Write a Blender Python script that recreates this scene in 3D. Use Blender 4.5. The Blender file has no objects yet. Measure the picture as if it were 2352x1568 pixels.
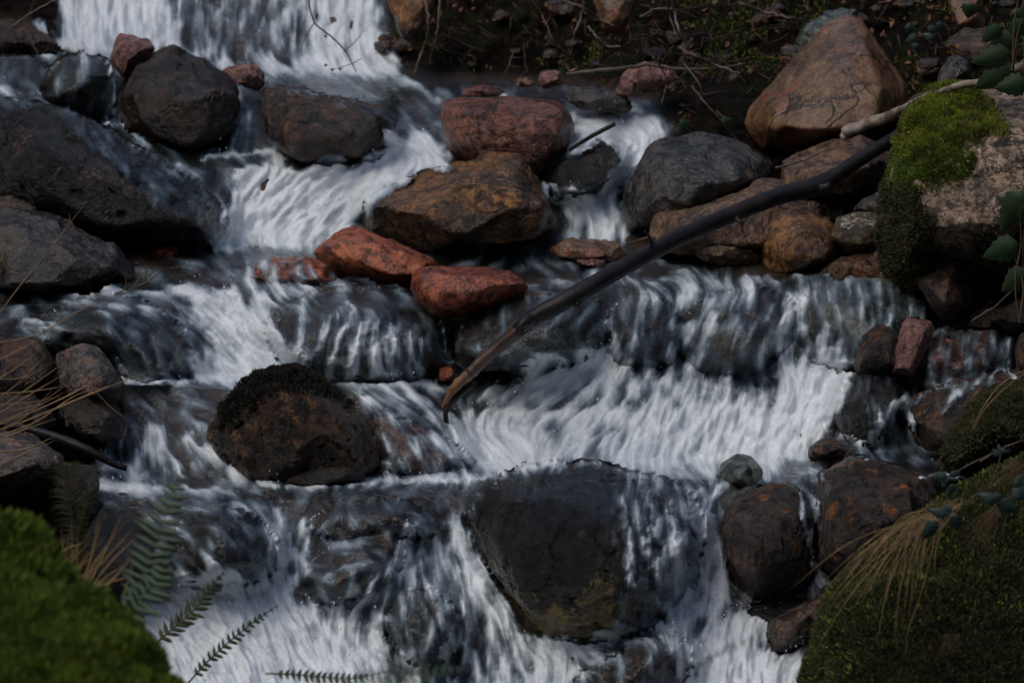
import bpy, bmesh, math, random
import numpy as np
from mathutils import Vector, Matrix
from mathutils.bvhtree import BVHTree
R = math.radians
scene = bpy.context.scene
col = scene.collection

# ------------------------------------------------------------------ camera
PITCH = 14.0
CZ = 3.0
FOCAL = 108.0
FPX = 2352 * FOCAL / 36.0
cam_d = bpy.data.cameras.new("camera")
cam = bpy.data.objects.new("camera", cam_d)
col.objects.link(cam)
cam.location = (0, 0, CZ)
cam.rotation_euler = (R(90 - PITCH), 0, 0)
cam_d.lens = FOCAL
cam_d.sensor_width = 36
cam_d.clip_end = 600
cam_d.dof.use_dof = True
cam_d.dof.focus_distance = 8.75
cam_d.dof.aperture_fstop = 3.9
scene.camera = cam

# ------------------------------------------------------------------ light: deep open shade under an overcast sky
SUN_EL, SUN_AZ = 56.0, 236.0      # azimuth in which the sun stands, clockwise from +Y
world = bpy.data.worlds.new("World")
scene.world = world
world.use_nodes = True
wn = world.node_tree
bg = wn.nodes["Background"]
sky = wn.nodes.new("ShaderNodeTexSky")
sky.sky_type = 'NISHITA'
sky.sun_disc = False
sky.sun_elevation = R(SUN_EL)
sky.sun_rotation = R(SUN_AZ)
sky.dust_density = 3.0
sky.ozone_density = .4
wn.links.new(sky.outputs[0], bg.inputs[0])
bg.inputs[1].default_value = 0.14
sun_d = bpy.data.lights.new("sun", 'SUN')
sun = bpy.data.objects.new("sun", sun_d)
col.objects.link(sun)
sun_d.energy = 0.9
sun_d.angle = R(42)
sun_d.color = (1.0, 0.97, 0.92)
az = R(SUN_AZ)
sd = Vector((math.sin(az) * math.cos(R(SUN_EL)), math.cos(az) * math.cos(R(SUN_EL)), math.sin(R(SUN_EL))))
sun.rotation_euler = sd.to_track_quat('Z', 'Y').to_euler()
sun.location = sd * 30
scene.view_settings.view_transform = 'Standard'
scene.view_settings.look = 'None'
scene.view_settings.gamma = 1
scene.view_settings.exposure = -0.12

# ------------------------------------------------------------------ numpy noise
rs = np.random.RandomState(7)
_perm = rs.permutation(256)
_perm = np.concatenate([_perm, _perm, _perm])
_g3 = rs.normal(size=(256, 3)); _g3 /= np.linalg.norm(_g3, axis=1)[:, None]

def perlin(p):
    p = np.asarray(p, dtype=np.float64)
    i = np.floor(p).astype(np.int64); f = p - i; i &= 255
    w = f * f * f * (f * (f * 6 - 15) + 10)
    out = np.zeros(len(p))
    for dx in (0, 1):
        wx = w[:, 0] if dx else 1 - w[:, 0]
        a = _perm[(i[:, 0] + dx) & 255]
        for dy in (0, 1):
            wy = w[:, 1] if dy else 1 - w[:, 1]
            b = _perm[a + ((i[:, 1] + dy) & 255)]
            for dz in (0, 1):
                wz = w[:, 2] if dz else 1 - w[:, 2]
                g = _g3[_perm[b + ((i[:, 2] + dz) & 255)] & 255]
                out += wx * wy * wz * (g[:, 0] * (f[:, 0] - dx) + g[:, 1] * (f[:, 1] - dy) + g[:, 2] * (f[:, 2] - dz))
    return out * 1.6

def fbm(p, oct=4, gain=.5, lac=2.03, ridged=False):
    a = 1.0; s = np.zeros(len(p)); q = np.array(p, dtype=np.float64); n = 0
    for _ in range(oct):
        v = perlin(q)
        if ridged: v = 1 - 2 * np.abs(v)
        s += a * v; n += a; a *= gain; q = q * lac + 17.3
    return s / n

def sstep(a, b, x):
    t = np.clip((x - a) / (b - a), 0, 1)
    return t * t * (3 - 2 * t)

# ------------------------------------------------------------------ where a direction of view meets a distance Y from the viewer
cp, sp_ = math.cos(R(PITCH)), math.sin(R(PITCH))
def P(u, v, Y):
    u = np.asarray(u, float); v = np.asarray(v, float); Y = np.asarray(Y, float)
    x = (u - 1176) / FPX; y = -(v - 784) / FPX
    dy = cp + y * sp_; dz = -sp_ + y * cp
    return np.stack(np.broadcast_arrays(x / dy * Y, Y, CZ + dz / dy * Y), -1)
def Pv(u, v, Y): return Vector(P(u, v, Y).tolist())
MPP = 1 / FPX

# profile of the stepped stream bed: distance Y along each station u
ST = [
 (-500, [(-300,12.4),(0,11.0),(130,10.4),(300,9.6),(500,9.1),(700,8.7),(900,8.3),(1100,7.9),(1300,7.4),(1900,6.3)]),
 (-50,  [(-300,12.6),(0,11.3),(130,10.9),(200,10.3),(300,10.0),(450,9.7),(640,9.3),(700,9.05),(760,8.9),(900,8.65),(1050,8.4),(1120,8.1),(1300,7.8),(1900,6.9)]),
 (300,  [(-300,12.4),(0,11.4),(125,11.05),(175,10.6),(340,10.2),(380,9.95),(560,9.75),(600,9.45),(680,9.2),(860,8.98),(885,8.72),(1060,8.5),(1110,8.4),(1140,8.15),(1300,7.9),(1900,7.1)]),
 (550,  [(-300,12.4),(0,11.4),(145,11.1),(190,10.6),(345,10.2),(385,9.95),(565,9.78),(610,9.42),(680,9.22),(862,9.0),(892,8.72),(1050,8.5),(1098,8.42),(1145,8.1),(1250,7.95),(1900,7.05)]),
 (850,  [(-300,12.4),(0,11.4),(160,11.1),(230,10.55),(350,10.15),(400,9.95),(560,9.78),(640,9.3),(680,9.2),(865,9.0),(905,8.72),(1060,8.5),(1095,8.42),(1140,8.08),(1250,7.95),(1900,7.05)]),
 (1150, [(-300,12.2),(0,11.3),(175,11.0),(230,10.5),(390,10.05),(555,9.75),(640,9.3),(690,9.15),(850,8.98),(930,8.78),(1060,8.55),(1100,8.15),(1250,7.98),(1900,7.05)]),
 (1500, [(-300,12.2),(0,11.2),(190,10.7),(270,10.3),(400,10.05),(545,9.75),(640,9.25),(700,9.05),(830,8.88),(900,8.72),(1055,8.55),(1100,8.12),(1250,7.98),(1900,7.05)]),
 (1900, [(-300,12.0),(0,10.9),(200,10.5),(400,9.95),(560,9.65),(635,9.2),(680,8.98),(840,8.78),(1030,8.55),(1110,8.1),(1300,7.95),(1900,7.0)]),
 (2250, [(-300,11.6),(0,10.5),(250,10.0),(450,9.6),(600,9.2),(750,8.85),(850,8.65),(960,8.5),(1035,8.35),(1110,8.05),(1300,7.7),(1900,6.9)]),
 (2900, [(-300,11.0),(0,10.0),(300,9.4),(600,8.8),(900,8.2),(1100,7.8),(1300,7.3),(1900,6.2)]),
]
_su = np.array([s[0] for s in ST], float)
def base(u, v):
    u = np.asarray(u, float); v = np.asarray(v, float)
    u, v = np.broadcast_arrays(u, v)
    vals = np.stack([np.interp(v, [a for a, _ in s[1]], [b for _, b in s[1]]) for s in ST], 0)
    k = np.clip(np.searchsorted(_su, u) - 1, 0, len(ST) - 2)
    t = np.clip((u - _su[k]) / (_su[k + 1] - _su[k]), 0, 1); t = t * t * (3 - 2 * t)
    a = np.take_along_axis(vals, k[None], 0)[0]; b = np.take_along_axis(vals, k[None] + 1, 0)[0]
    return a * (1 - t) + b * t

# ------------------------------------------------------------------ object helpers
def mesh_np(name, verts, faces, mat, parent=None, smooth=True, attrs=None, origin=None, quads=True):
    me = bpy.data.meshes.new(name)
    verts = np.asarray(verts, np.float32)
    if origin is not None: verts = verts - np.asarray(origin, np.float32)
    faces = np.asarray(faces, np.int32)
    k = faces.shape[1]
    me.vertices.add(len(verts)); me.vertices.foreach_set("co", verts.ravel())
    me.loops.add(faces.size); me.loops.foreach_set("vertex_index", faces.ravel())
    me.polygons.add(len(faces))
    me.polygons.foreach_set("loop_start", np.arange(len(faces), dtype=np.int32) * k)
    me.polygons.foreach_set("loop_total", np.full(len(faces), k, np.int32))
    if smooth: me.polygons.foreach_set("use_smooth", np.ones(len(faces), bool))
    me.update(calc_edges=True)
    for an, av in (attrs or {}).items():
        av = np.asarray(av, np.float32)
        if av.ndim == 1:
            at = me.attributes.new(an, 'FLOAT', 'POINT'); at.data.foreach_set("value", av)
        else:
            at = me.attributes.new(an, 'FLOAT_VECTOR', 'POINT'); at.data.foreach_set("vector", av.ravel())
    me.materials.append(mat)
    o = bpy.data.objects.new(name, me)
    if origin is not None: o.location = origin
    col.objects.link(o)
    if parent is not None:
        o.parent = parent
        o.location = Vector(o.location) - Vector(parent.location)
    return o

def tag(o, label=None, cat=None, group=None, kind=None):
    if label: o["label"] = label
    if cat: o["category"] = cat
    if group: o["group"] = group
    if kind: o["kind"] = kind
    return o

def empty(name, loc):
    o = bpy.data.objects.new(name, None); o.location = loc; o.empty_display_size = .05
    col.objects.link(o); return o

def tube(pts, rad, sides=7, caps=True, wob=0.0, seed=0):
    pts = np.asarray(pts, float); n = len(pts); rad = np.broadcast_to(rad, (n,))
    t = np.gradient(pts, axis=0); t /= np.linalg.norm(t, axis=1)[:, None] + 1e-9
    up = np.array([0, 0, 1.0]) if abs(t[0, 2]) < .9 else np.array([1.0, 0, 0])
    V = []; F = []
    r_ = np.random.RandomState(seed)
    for i in range(n):
        a = np.cross(t[i], up); a /= np.linalg.norm(a) + 1e-9; b = np.cross(a, t[i])
        for k in range(sides):
            an = 2 * math.pi * k / sides
            rr = rad[i] * (1 + wob * r_.normal())
            V.append(pts[i] + rr * (math.cos(an) * a + math.sin(an) * b))
    for i in range(n - 1):
        for k in range(sides):
            k2 = (k + 1) % sides
            F.append((i * sides + k, i * sides + k2, (i + 1) * sides + k2, (i + 1) * sides + k))
    if caps:
        V.append(pts[0]); V.append(pts[-1]); c0 = len(V) - 2; c1 = len(V) - 1
        for k in range(sides):
            k2 = (k + 1) % sides
            F.append((c0, k2, k, c0)); F.append((c1, (n - 1) * sides + k, (n - 1) * sides + k2, c1))
    return np.array(V), F

class MB:
    def __init__(s): s.v = []; s.f = []; s.n = 0
    def add(s, V, F):
        V = np.asarray(V, float); s.v.append(V)
        for f in F:
            f = list(f)
            g = []
            for q in f:
                if q + s.n not in g: g.append(q + s.n)
            s.f.append(tuple(g))
        s.n += len(V)
    def build(s, name, mat, parent=None, origin=None, smooth=True):
        me = bpy.data.meshes.new(name)
        V = np.concatenate(s.v)
        if origin is not None: V = V - np.asarray(origin)
        me.from_pydata(V.tolist(), [], s.f)
        if smooth: me.polygons.foreach_set("use_smooth", np.ones(len(s.f), bool))
        me.materials.append(mat)
        o = bpy.data.objects.new(name, me); col.objects.link(o)
        if origin is not None: o.location = origin
        if parent is not None:
            o.parent = parent
            o.location = Vector(o.location) - Vector(parent.location)
        return o

def spline(pts, n=24):
    pts = np.asarray(pts, float)
    d = np.r_[0, np.cumsum(np.linalg.norm(np.diff(pts, axis=0), axis=1))]
    m = np.gradient(pts, d, axis=0)
    t = np.linspace(0, d[-1], n)
    k = np.clip(np.searchsorted(d, t, side='right') - 1, 0, len(pts) - 2)
    h = d[k + 1] - d[k]; s = ((t - d[k]) / h)[:, None]; h = h[:, None]
    return ((2*s**3-3*s**2+1)*pts[k] + (s**3-2*s**2+s)*h*m[k] + (-2*s**3+3*s**2)*pts[k+1] + (s**3-s**2)*h*m[k+1])

# ------------------------------------------------------------------ materials
def newmat(name):
    m = bpy.data.materials.new(name); m.use_nodes = True
    nt = m.node_tree; nt.nodes.clear()
    out = nt.nodes.new("ShaderNodeOutputMaterial")
    return m, nt, out
def N(nt, t, **kw):
    n = nt.nodes.new(t)
    for k, v in kw.items():
        if k.startswith("i_"):
            key = k[2:]
            n.inputs[int(key) if key.isdigit() else key.replace("_", " ")].default_value = v
        else: setattr(n, k, v)
    return n
def L(nt, a, b): nt.links.new(a, b)
def c4(c): return (c[0], c[1], c[2], 1)
def ramp(nt, fac, a, b):
    n = N(nt, "ShaderNodeMapRange", clamp=True, interpolation_type='SMOOTHSTEP')
    n.inputs[1].default_value = a; n.inputs[2].default_value = b
    L(nt, fac, n.inputs[0]); return n.outputs[0]
def mix(nt, fac, a, b, mode='MIX'):
    n = N(nt, "ShaderNodeMix", data_type='RGBA', blend_type=mode)
    for s, x in ((n.inputs[0], fac), (n.inputs[6], a), (n.inputs[7], b)):
        if isinstance(x, (int, float)): s.default_value = x
        elif isinstance(x, (tuple, list)): s.default_value = c4(x)
        else: L(nt, x, s)
    return n.outputs[2]
def noise(nt, vec, scale, detail=6, rough=.6, dist=0.0):
    n = N(nt, "ShaderNodeTexNoise"); n.inputs["Scale"].default_value = scale
    n.inputs["Detail"].default_value = detail; n.inputs["Roughness"].default_value = rough
    n.inputs["Distortion"].default_value = dist; L(nt, vec, n.inputs["Vector"]); return n.outputs[0]

def rockmat(name, a, b, c, rough=(.3, .55), sc=6, cthr=.56, bump=.7, moss=None, mossthr=.0, crack=.5, off=0.0, grain=.5, spots=None, foot=None, dark=.26, spec=.5, lowspot=None):
    if rough[0] < .42: rough = (rough[0] * .55, rough[1] * .62)   # wet stone
    m, nt, out = newmat(name)
    tc = N(nt, "ShaderNodeTexCoord")
    mp = N(nt, "ShaderNodeMapping"); mp.inputs["Location"].default_value = (off, off * .7, off * 1.3)
    L(nt, tc.outputs["Object"], mp.inputs[0]); v = mp.outputs[0]
    n1 = noise(nt, v, sc, 8, .62, .25); n2 = noise(nt, v, sc * 2.3, 8, .7, .3); n3 = noise(nt, v, sc * 16, 4, .7)
    n4 = noise(nt, v, sc * .7, 3, .5)
    colr = mix(nt, ramp(nt, n1, .42, .58), a, b)
    colr = mix(nt, ramp(nt, n2, cthr, cthr + .07), colr, c)
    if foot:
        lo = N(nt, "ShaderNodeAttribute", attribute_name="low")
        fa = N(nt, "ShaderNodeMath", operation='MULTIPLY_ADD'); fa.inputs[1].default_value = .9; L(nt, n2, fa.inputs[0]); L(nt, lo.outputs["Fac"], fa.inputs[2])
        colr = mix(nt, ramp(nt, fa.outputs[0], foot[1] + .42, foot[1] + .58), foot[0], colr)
    n5 = noise(nt, v, sc * 45, 3, .7)
    # mineral grain
    g = N(nt, "ShaderNodeMapRange"); g.inputs[1].default_value = .36; g.inputs[2].default_value = .64
    g.inputs[3].default_value = 1 - grain; g.inputs[4].default_value = 1 + grain
    L(nt, n3, g.inputs[0])
    hs = N(nt, "ShaderNodeVectorMath", operation='SCALE'); L(nt, colr, hs.inputs[0]); L(nt, g.outputs[0], hs.inputs["Scale"])
    colr = hs.outputs[0]
    n6 = noise(nt, v, sc * 4.5, 7, .74, .2)
    colr = mix(nt, ramp(nt, n6, .38, .56), (dark * .8, dark * .8, dark), (1.12, 1.1, 1.08)) if False else mix(nt, 1.0, colr, mix(nt, ramp(nt, n6, .4, .55), (dark, dark, dark), (1.15, 1.13, 1.1)), 'MULTIPLY')
    vo = N(nt, "ShaderNodeTexVoronoi", feature='DISTANCE_TO_EDGE'); vo.inputs["Scale"].default_value = sc * .55
    vd = N(nt, "ShaderNodeVectorMath", operation='ADD')
    nv = N(nt, "ShaderNodeTexNoise"); nv.inputs["Scale"].default_value = sc; nv.inputs["Detail"].default_value = 5; L(nt, v, nv.inputs["Vector"])
    sv = N(nt, "ShaderNodeVectorMath", operation='SCALE'); sv.inputs["Scale"].default_value = .35; L(nt, nv.outputs["Color"], sv.inputs[0])
    L(nt, v, vd.inputs[0]); L(nt, sv.outputs[0], vd.inputs[1]); L(nt, vd.outputs[0], vo.inputs["Vector"])
    ck = ramp(nt, vo.outputs["Distance"], .0, .028)
    ckm = N(nt, "ShaderNodeMath", operation='MULTIPLY_ADD'); ckm.inputs[1].default_value = crack; ckm.inputs[2].default_value = 1 - crack
    L(nt, ck, ckm.inputs[0])
    brk = ramp(nt, n4, .45, .6)
    ckf = N(nt, "ShaderNodeMath", operation='MAXIMUM'); L(nt, ckm.outputs[0], ckf.inputs[0]); L(nt, brk, ckf.inputs[1])
    colr = mix(nt, 1.0, colr, ckf.outputs[0], 'MULTIPLY')
    if lowspot:
        lo2 = N(nt, "ShaderNodeAttribute", attribute_name="low"); v4 = noise(nt, v, sc * 1.4, 7, .7, .5)
        fa2 = N(nt, "ShaderNodeMath", operation='MULTIPLY_ADD'); fa2.inputs[1].default_value = -1.3; L(nt, v4, fa2.inputs[0]); L(nt, lo2.outputs["Fac"], fa2.inputs[2])
        colr = mix(nt, ramp(nt, fa2.outputs[0], lowspot[1] - .62, lowspot[1] - .72), colr, lowspot[0]) if False else mix(nt, ramp(nt, fa2.outputs[0], lowspot[1] - .62, lowspot[1] - .74), colr, lowspot[0])
    if spots:
        v2 = noise(nt, v, sc * 7, 5, .75, .4); v3 = noise(nt, v, sc * 1.1, 4, .6)
        mm = N(nt, "ShaderNodeMath", operation='MULTIPLY'); L(nt, ramp(nt, v2, .5, .6), mm.inputs[0]); L(nt, ramp(nt, v3, spots[1], spots[1] + .08), mm.inputs[1])
        colr = mix(nt, mm.outputs[0], colr, spots[0])
    rn = N(nt, "ShaderNodeMapRange"); rn.inputs[1].default_value = .38; rn.inputs[2].default_value = .62
    rn.inputs[3].default_value = rough[0]; rn.inputs[4].default_value = rough[1]; L(nt, n1, rn.inputs[0])
    rgh = rn.outputs[0]
    # relief
    b1 = N(nt, "ShaderNodeMath", operation='MULTIPLY_ADD'); b1.inputs[1].default_value = .35; L(nt, n3, b1.inputs[0]); L(nt, n2, b1.inputs[2])
    b0 = N(nt, "ShaderNodeMath", operation='MULTIPLY_ADD'); b0.inputs[1].default_value = .12; L(nt, n5, b0.inputs[0]); L(nt, b1.outputs[0], b0.inputs[2])
    b2 = N(nt, "ShaderNodeMath", operation='MULTIPLY_ADD'); b2.inputs[1].default_value = .5; L(nt, ckf.outputs[0], b2.inputs[0]); L(nt, b0.outputs[0], b2.inputs[2])
    bp = N(nt, "ShaderNodeBump"); bp.inputs["Strength"].default_value = bump; bp.inputs["Distance"].default_value = .03; L(nt, b2.outputs[0], bp.inputs["Height"])
    if moss:
        geo = N(nt, "ShaderNodeNewGeometry"); sx = N(nt, "ShaderNodeSeparateXYZ"); L(nt, geo.outputs["Normal"], sx.inputs[0])
        ad = N(nt, "ShaderNodeMath", operation='MULTIPLY_ADD'); ad.inputs[1].default_value = 2.2; L(nt, n2, ad.inputs[0]); L(nt, sx.outputs[2], ad.inputs[2])
        mk = ramp(nt, ad.outputs[0], 1.5 + mossthr, 1.75 + mossthr)
        mc = mix(nt, ramp(nt, n3, .4, .6), (moss[0] * .45, moss[1] * .45, moss[2] * .45), moss)
        colr = mix(nt, mk, colr, mc)
        rr = N(nt, "ShaderNodeMath", operation='MAXIMUM'); L(nt, rgh, rr.inputs[0]); L(nt, mk, rr.inputs[1]); rgh = rr.outputs[0]
    pb = N(nt, "ShaderNodeBsdfPrincipled"); L(nt, colr, pb.inputs["Base Color"]); L(nt, rgh, pb.inputs["Roughness"]); L(nt, bp.outputs[0], pb.inputs["Normal"])
    pb.inputs["Specular IOR Level"].default_value = spec
    L(nt, pb.outputs[0], out.inputs[0])
    return m

def simple(name, a, b=None, rough=.6, sc=20, spec=.5, transl=0.0, bump=.3):
    m, nt, out = newmat(name)
    tc = N(nt, "ShaderNodeTexCoord"); v = tc.outputs["Object"]
    n1 = noise(nt, v, sc, 5, .65, .5)
    colr = mix(nt, ramp(nt, n1, .38, .62), a, b or a)
    bp = N(nt, "ShaderNodeBump"); bp.inputs["Strength"].default_value = bump; bp.inputs["Distance"].default_value = .006
    L(nt, noise(nt, v, sc * 3, 5, .7), bp.inputs["Height"])
    pb = N(nt, "ShaderNodeBsdfPrincipled", i_Roughness=rough); pb.inputs["Specular IOR Level"].default_value = spec
    L(nt, colr, pb.inputs["Base Color"]); L(nt, bp.outputs[0], pb.inputs["Normal"])
    if transl > 0:
        tr = N(nt, "ShaderNodeBsdfTranslucent"); L(nt, colr, tr.inputs[0])
        mx = N(nt, "ShaderNodeMixShader", i_0=transl); L(nt, pb.outputs[0], mx.inputs[1]); L(nt, tr.outputs[0], mx.inputs[2]); L(nt, mx.outputs[0], out.inputs[0])
    else: L(nt, pb.outputs[0], out.inputs[0])
    return m

M = {}
M['black']  = rockmat('wet_black_rock', (.008,.008,.008), (.022,.019,.018), (.05,.04,.033), rough=(.16,.4), sc=7, cthr=.60, bump=.9, spec=.55, spots=((.13,.075,.055), .56))
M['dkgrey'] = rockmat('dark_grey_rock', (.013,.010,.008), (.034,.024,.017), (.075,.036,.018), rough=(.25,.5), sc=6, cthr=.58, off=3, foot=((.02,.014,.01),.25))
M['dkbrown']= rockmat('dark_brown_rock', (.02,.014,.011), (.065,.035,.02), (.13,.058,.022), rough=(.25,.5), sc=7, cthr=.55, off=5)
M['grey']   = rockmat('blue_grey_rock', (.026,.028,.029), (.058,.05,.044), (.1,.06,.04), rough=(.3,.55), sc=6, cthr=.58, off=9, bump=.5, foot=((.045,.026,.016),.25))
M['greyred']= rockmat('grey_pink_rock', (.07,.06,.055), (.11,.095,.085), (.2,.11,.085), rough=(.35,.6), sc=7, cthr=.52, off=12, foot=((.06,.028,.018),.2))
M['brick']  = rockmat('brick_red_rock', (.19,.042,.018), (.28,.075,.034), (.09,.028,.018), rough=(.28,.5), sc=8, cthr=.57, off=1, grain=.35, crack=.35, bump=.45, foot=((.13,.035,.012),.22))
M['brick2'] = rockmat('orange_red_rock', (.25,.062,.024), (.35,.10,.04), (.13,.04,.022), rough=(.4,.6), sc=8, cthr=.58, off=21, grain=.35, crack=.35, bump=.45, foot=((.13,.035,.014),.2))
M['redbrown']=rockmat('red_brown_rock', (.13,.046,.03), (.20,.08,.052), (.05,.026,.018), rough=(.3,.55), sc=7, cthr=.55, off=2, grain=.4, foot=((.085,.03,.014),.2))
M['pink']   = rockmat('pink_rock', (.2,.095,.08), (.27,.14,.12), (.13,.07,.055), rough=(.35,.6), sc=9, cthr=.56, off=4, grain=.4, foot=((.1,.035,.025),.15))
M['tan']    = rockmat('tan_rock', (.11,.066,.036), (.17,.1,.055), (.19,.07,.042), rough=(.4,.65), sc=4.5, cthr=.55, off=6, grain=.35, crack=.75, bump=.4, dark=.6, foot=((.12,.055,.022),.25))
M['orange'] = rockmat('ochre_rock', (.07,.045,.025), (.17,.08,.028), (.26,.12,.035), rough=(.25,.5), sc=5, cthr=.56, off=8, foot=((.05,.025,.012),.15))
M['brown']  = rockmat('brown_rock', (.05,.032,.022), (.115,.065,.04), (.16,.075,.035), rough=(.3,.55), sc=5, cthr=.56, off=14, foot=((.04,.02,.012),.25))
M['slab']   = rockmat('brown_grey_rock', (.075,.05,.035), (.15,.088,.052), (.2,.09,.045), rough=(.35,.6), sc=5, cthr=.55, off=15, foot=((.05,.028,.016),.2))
M['green']  = rockmat('green_grey_rock', (.055,.07,.062), (.085,.10,.085), (.07,.065,.05), rough=(.3,.45), sc=5, cthr=.6, off=16, bump=.3, grain=.25, crack=.2)
M['mottle'] = rockmat('mottled_wet_rock', (.03,.033,.036), (.06,.06,.056), (.17,.13,.065), rough=(.1,.3), sc=11, cthr=.57, off=18, spec=.55)
M['lichen'] = rockmat('lichen_rock', (.075,.055,.03), (.13,.1,.045), (.2,.17,.08), rough=(.5,.8), sc=9, cthr=.53, off=19, spots=((.5,.48,.4), .5))
M['bigblack']=rockmat('black_boulder_rock', (.006,.006,.006), (.016,.013,.011), (.06,.032,.016), rough=(.14,.35), sc=7, cthr=.61, off=23, bump=1.0, spec=.55, lowspot=((.19,.15,.055), .55))
M['mossrock']=rockmat('mottled_tan_rock', (.22,.155,.11), (.34,.25,.18), (.05,.045,.03), rough=(.6,.85), sc=7, cthr=.52, off=25, spots=((.03,.03,.02), .4))
M['holed']  = rockmat('rust_mottled_rock', (.02,.014,.01), (.06,.033,.018), (.15,.075,.03), rough=(.3,.6), sc=10, cthr=.53, off=27, bump=1.0, spec=.55)
M['rust']   = rockmat('rust_brown_rock', (.05,.036,.028), (.028,.017,.011), (.2,.075,.022), rough=(.3,.6), sc=8, cthr=.55, off=29, bump=.9)
M['soilmoss']=rockmat('dark_moss_rock', (.012,.014,.006), (.025,.03,.01), (.035,.022,.012), rough=(.8,.95), sc=9, cthr=.56, off=31, bump=1.0)
M['wood_dark']= simple('wet_dark_bark', (.007,.006,.007), (.018,.013,.013), rough=.45, spec=.25, sc=14, bump=.5)
M['wood_red']= simple('peeled_red_brown_wood', (.075,.035,.026), (.035,.022,.018), rough=.35, sc=14, bump=.5)
M['wood_tan']= simple('broken_orange_wood', (.22,.11,.045), (.1,.05,.025), rough=.5, sc=20, bump=.7)
M['wood_pale']= simple('pale_birch_bark', (.3,.25,.2), (.09,.065,.05), rough=.65, sc=16, bump=.5)
M['twigdark'] = simple('dark_rootlet', (.012,.007,.005), (.035,.017,.011), rough=.7, sc=20)
M['twig'] = simple('dark_twig_bark', (.05,.035,.028), (.1,.07,.05), rough=.6, sc=20)
M['twigpale'] = simple('grey_twig_bark', (.2,.17,.15), (.09,.07,.06), rough=.6, sc=20)
M['straw'] = simple('dry_straw_grass', (.36,.24,.11), (.2,.13,.06), rough=.6, sc=8, transl=.2)
M['strawdim'] = simple('brown_dry_grass', (.16,.11,.05), (.1,.06,.03), rough=.6, sc=8, transl=.2)
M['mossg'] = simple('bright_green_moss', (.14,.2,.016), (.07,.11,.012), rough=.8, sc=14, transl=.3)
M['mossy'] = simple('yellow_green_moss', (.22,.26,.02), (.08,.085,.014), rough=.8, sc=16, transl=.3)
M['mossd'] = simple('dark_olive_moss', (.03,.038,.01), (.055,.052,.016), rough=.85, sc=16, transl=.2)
M['mossb'] = simple('black_moss', (.008,.008,.005), (.014,.012,.008), rough=.85, sc=20)
M['mossm'] = simple('deep_green_moss', (.08,.12,.014), (.16,.2,.02), rough=.85, sc=10, transl=.2)
M['fern'] = simple('pale_green_fern', (.07,.12,.075), (.1,.15,.09), rough=.5, sc=10, transl=.3)
M['fernd'] = simple('olive_green_fern', (.035,.05,.018), (.06,.06,.02), rough=.5, sc=10, transl=.2)
M['leafb'] = simple('blue_green_leaf', (.03,.06,.052), (.02,.042,.034), rough=.55, sc=12, transl=.15)
M['leafg'] = simple('green_leaf', (.018,.045,.018), (.03,.055,.018), rough=.5, sc=12, transl=.2)
M['leafdead'] = simple('dead_brown_leaf', (.22,.1,.04), (.13,.06,.03), rough=.6, sc=20, transl=.2)
M['berry'] = simple('red_bud', (.3,.03,.02), rough=.4)

# ------------------------------------------------------------------ icosphere templates
def ico(level):
    bm = bmesh.new(); bmesh.ops.create_icosphere(bm, subdivisions=level, radius=1)
    V = np.array([v.co[:] for v in bm.verts]); F = np.array([[v.index for v in f.verts] for f in bm.faces])
    bm.free()
    E = np.concatenate([F[:, [0, 1]], F[:, [1, 2]], F[:, [2, 0]]]); E = np.unique(np.sort(E, 1), axis=0)
    deg = np.bincount(E.ravel(), minlength=len(V)).astype(float)
    return V / np.linalg.norm(V, axis=1)[:, None], F, E, deg
ICO = {k: ico(k) for k in (3, 4, 5, 6, 7)}
def lap(V, E, deg, n, k=.6):
    for _ in range(n):
        S = np.stack([np.bincount(E[:, 0], V[E[:, 1], a], len(V)) + np.bincount(E[:, 1], V[E[:, 0], a], len(V)) for a in range(3)], 1)
        V = V + k * (S / deg[:, None] - V)
    return V
def normals(V, F):
    n = np.cross(V[F[:, 1]] - V[F[:, 0]], V[F[:, 2]] - V[F[:, 0]])
    out = np.zeros_like(V)
    for k in range(3):
        for a in range(3): out[:, a] += np.bincount(F[:, k], n[:, a], len(V))
    return out / (np.linalg.norm(out, axis=1)[:, None] + 1e-12)

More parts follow.
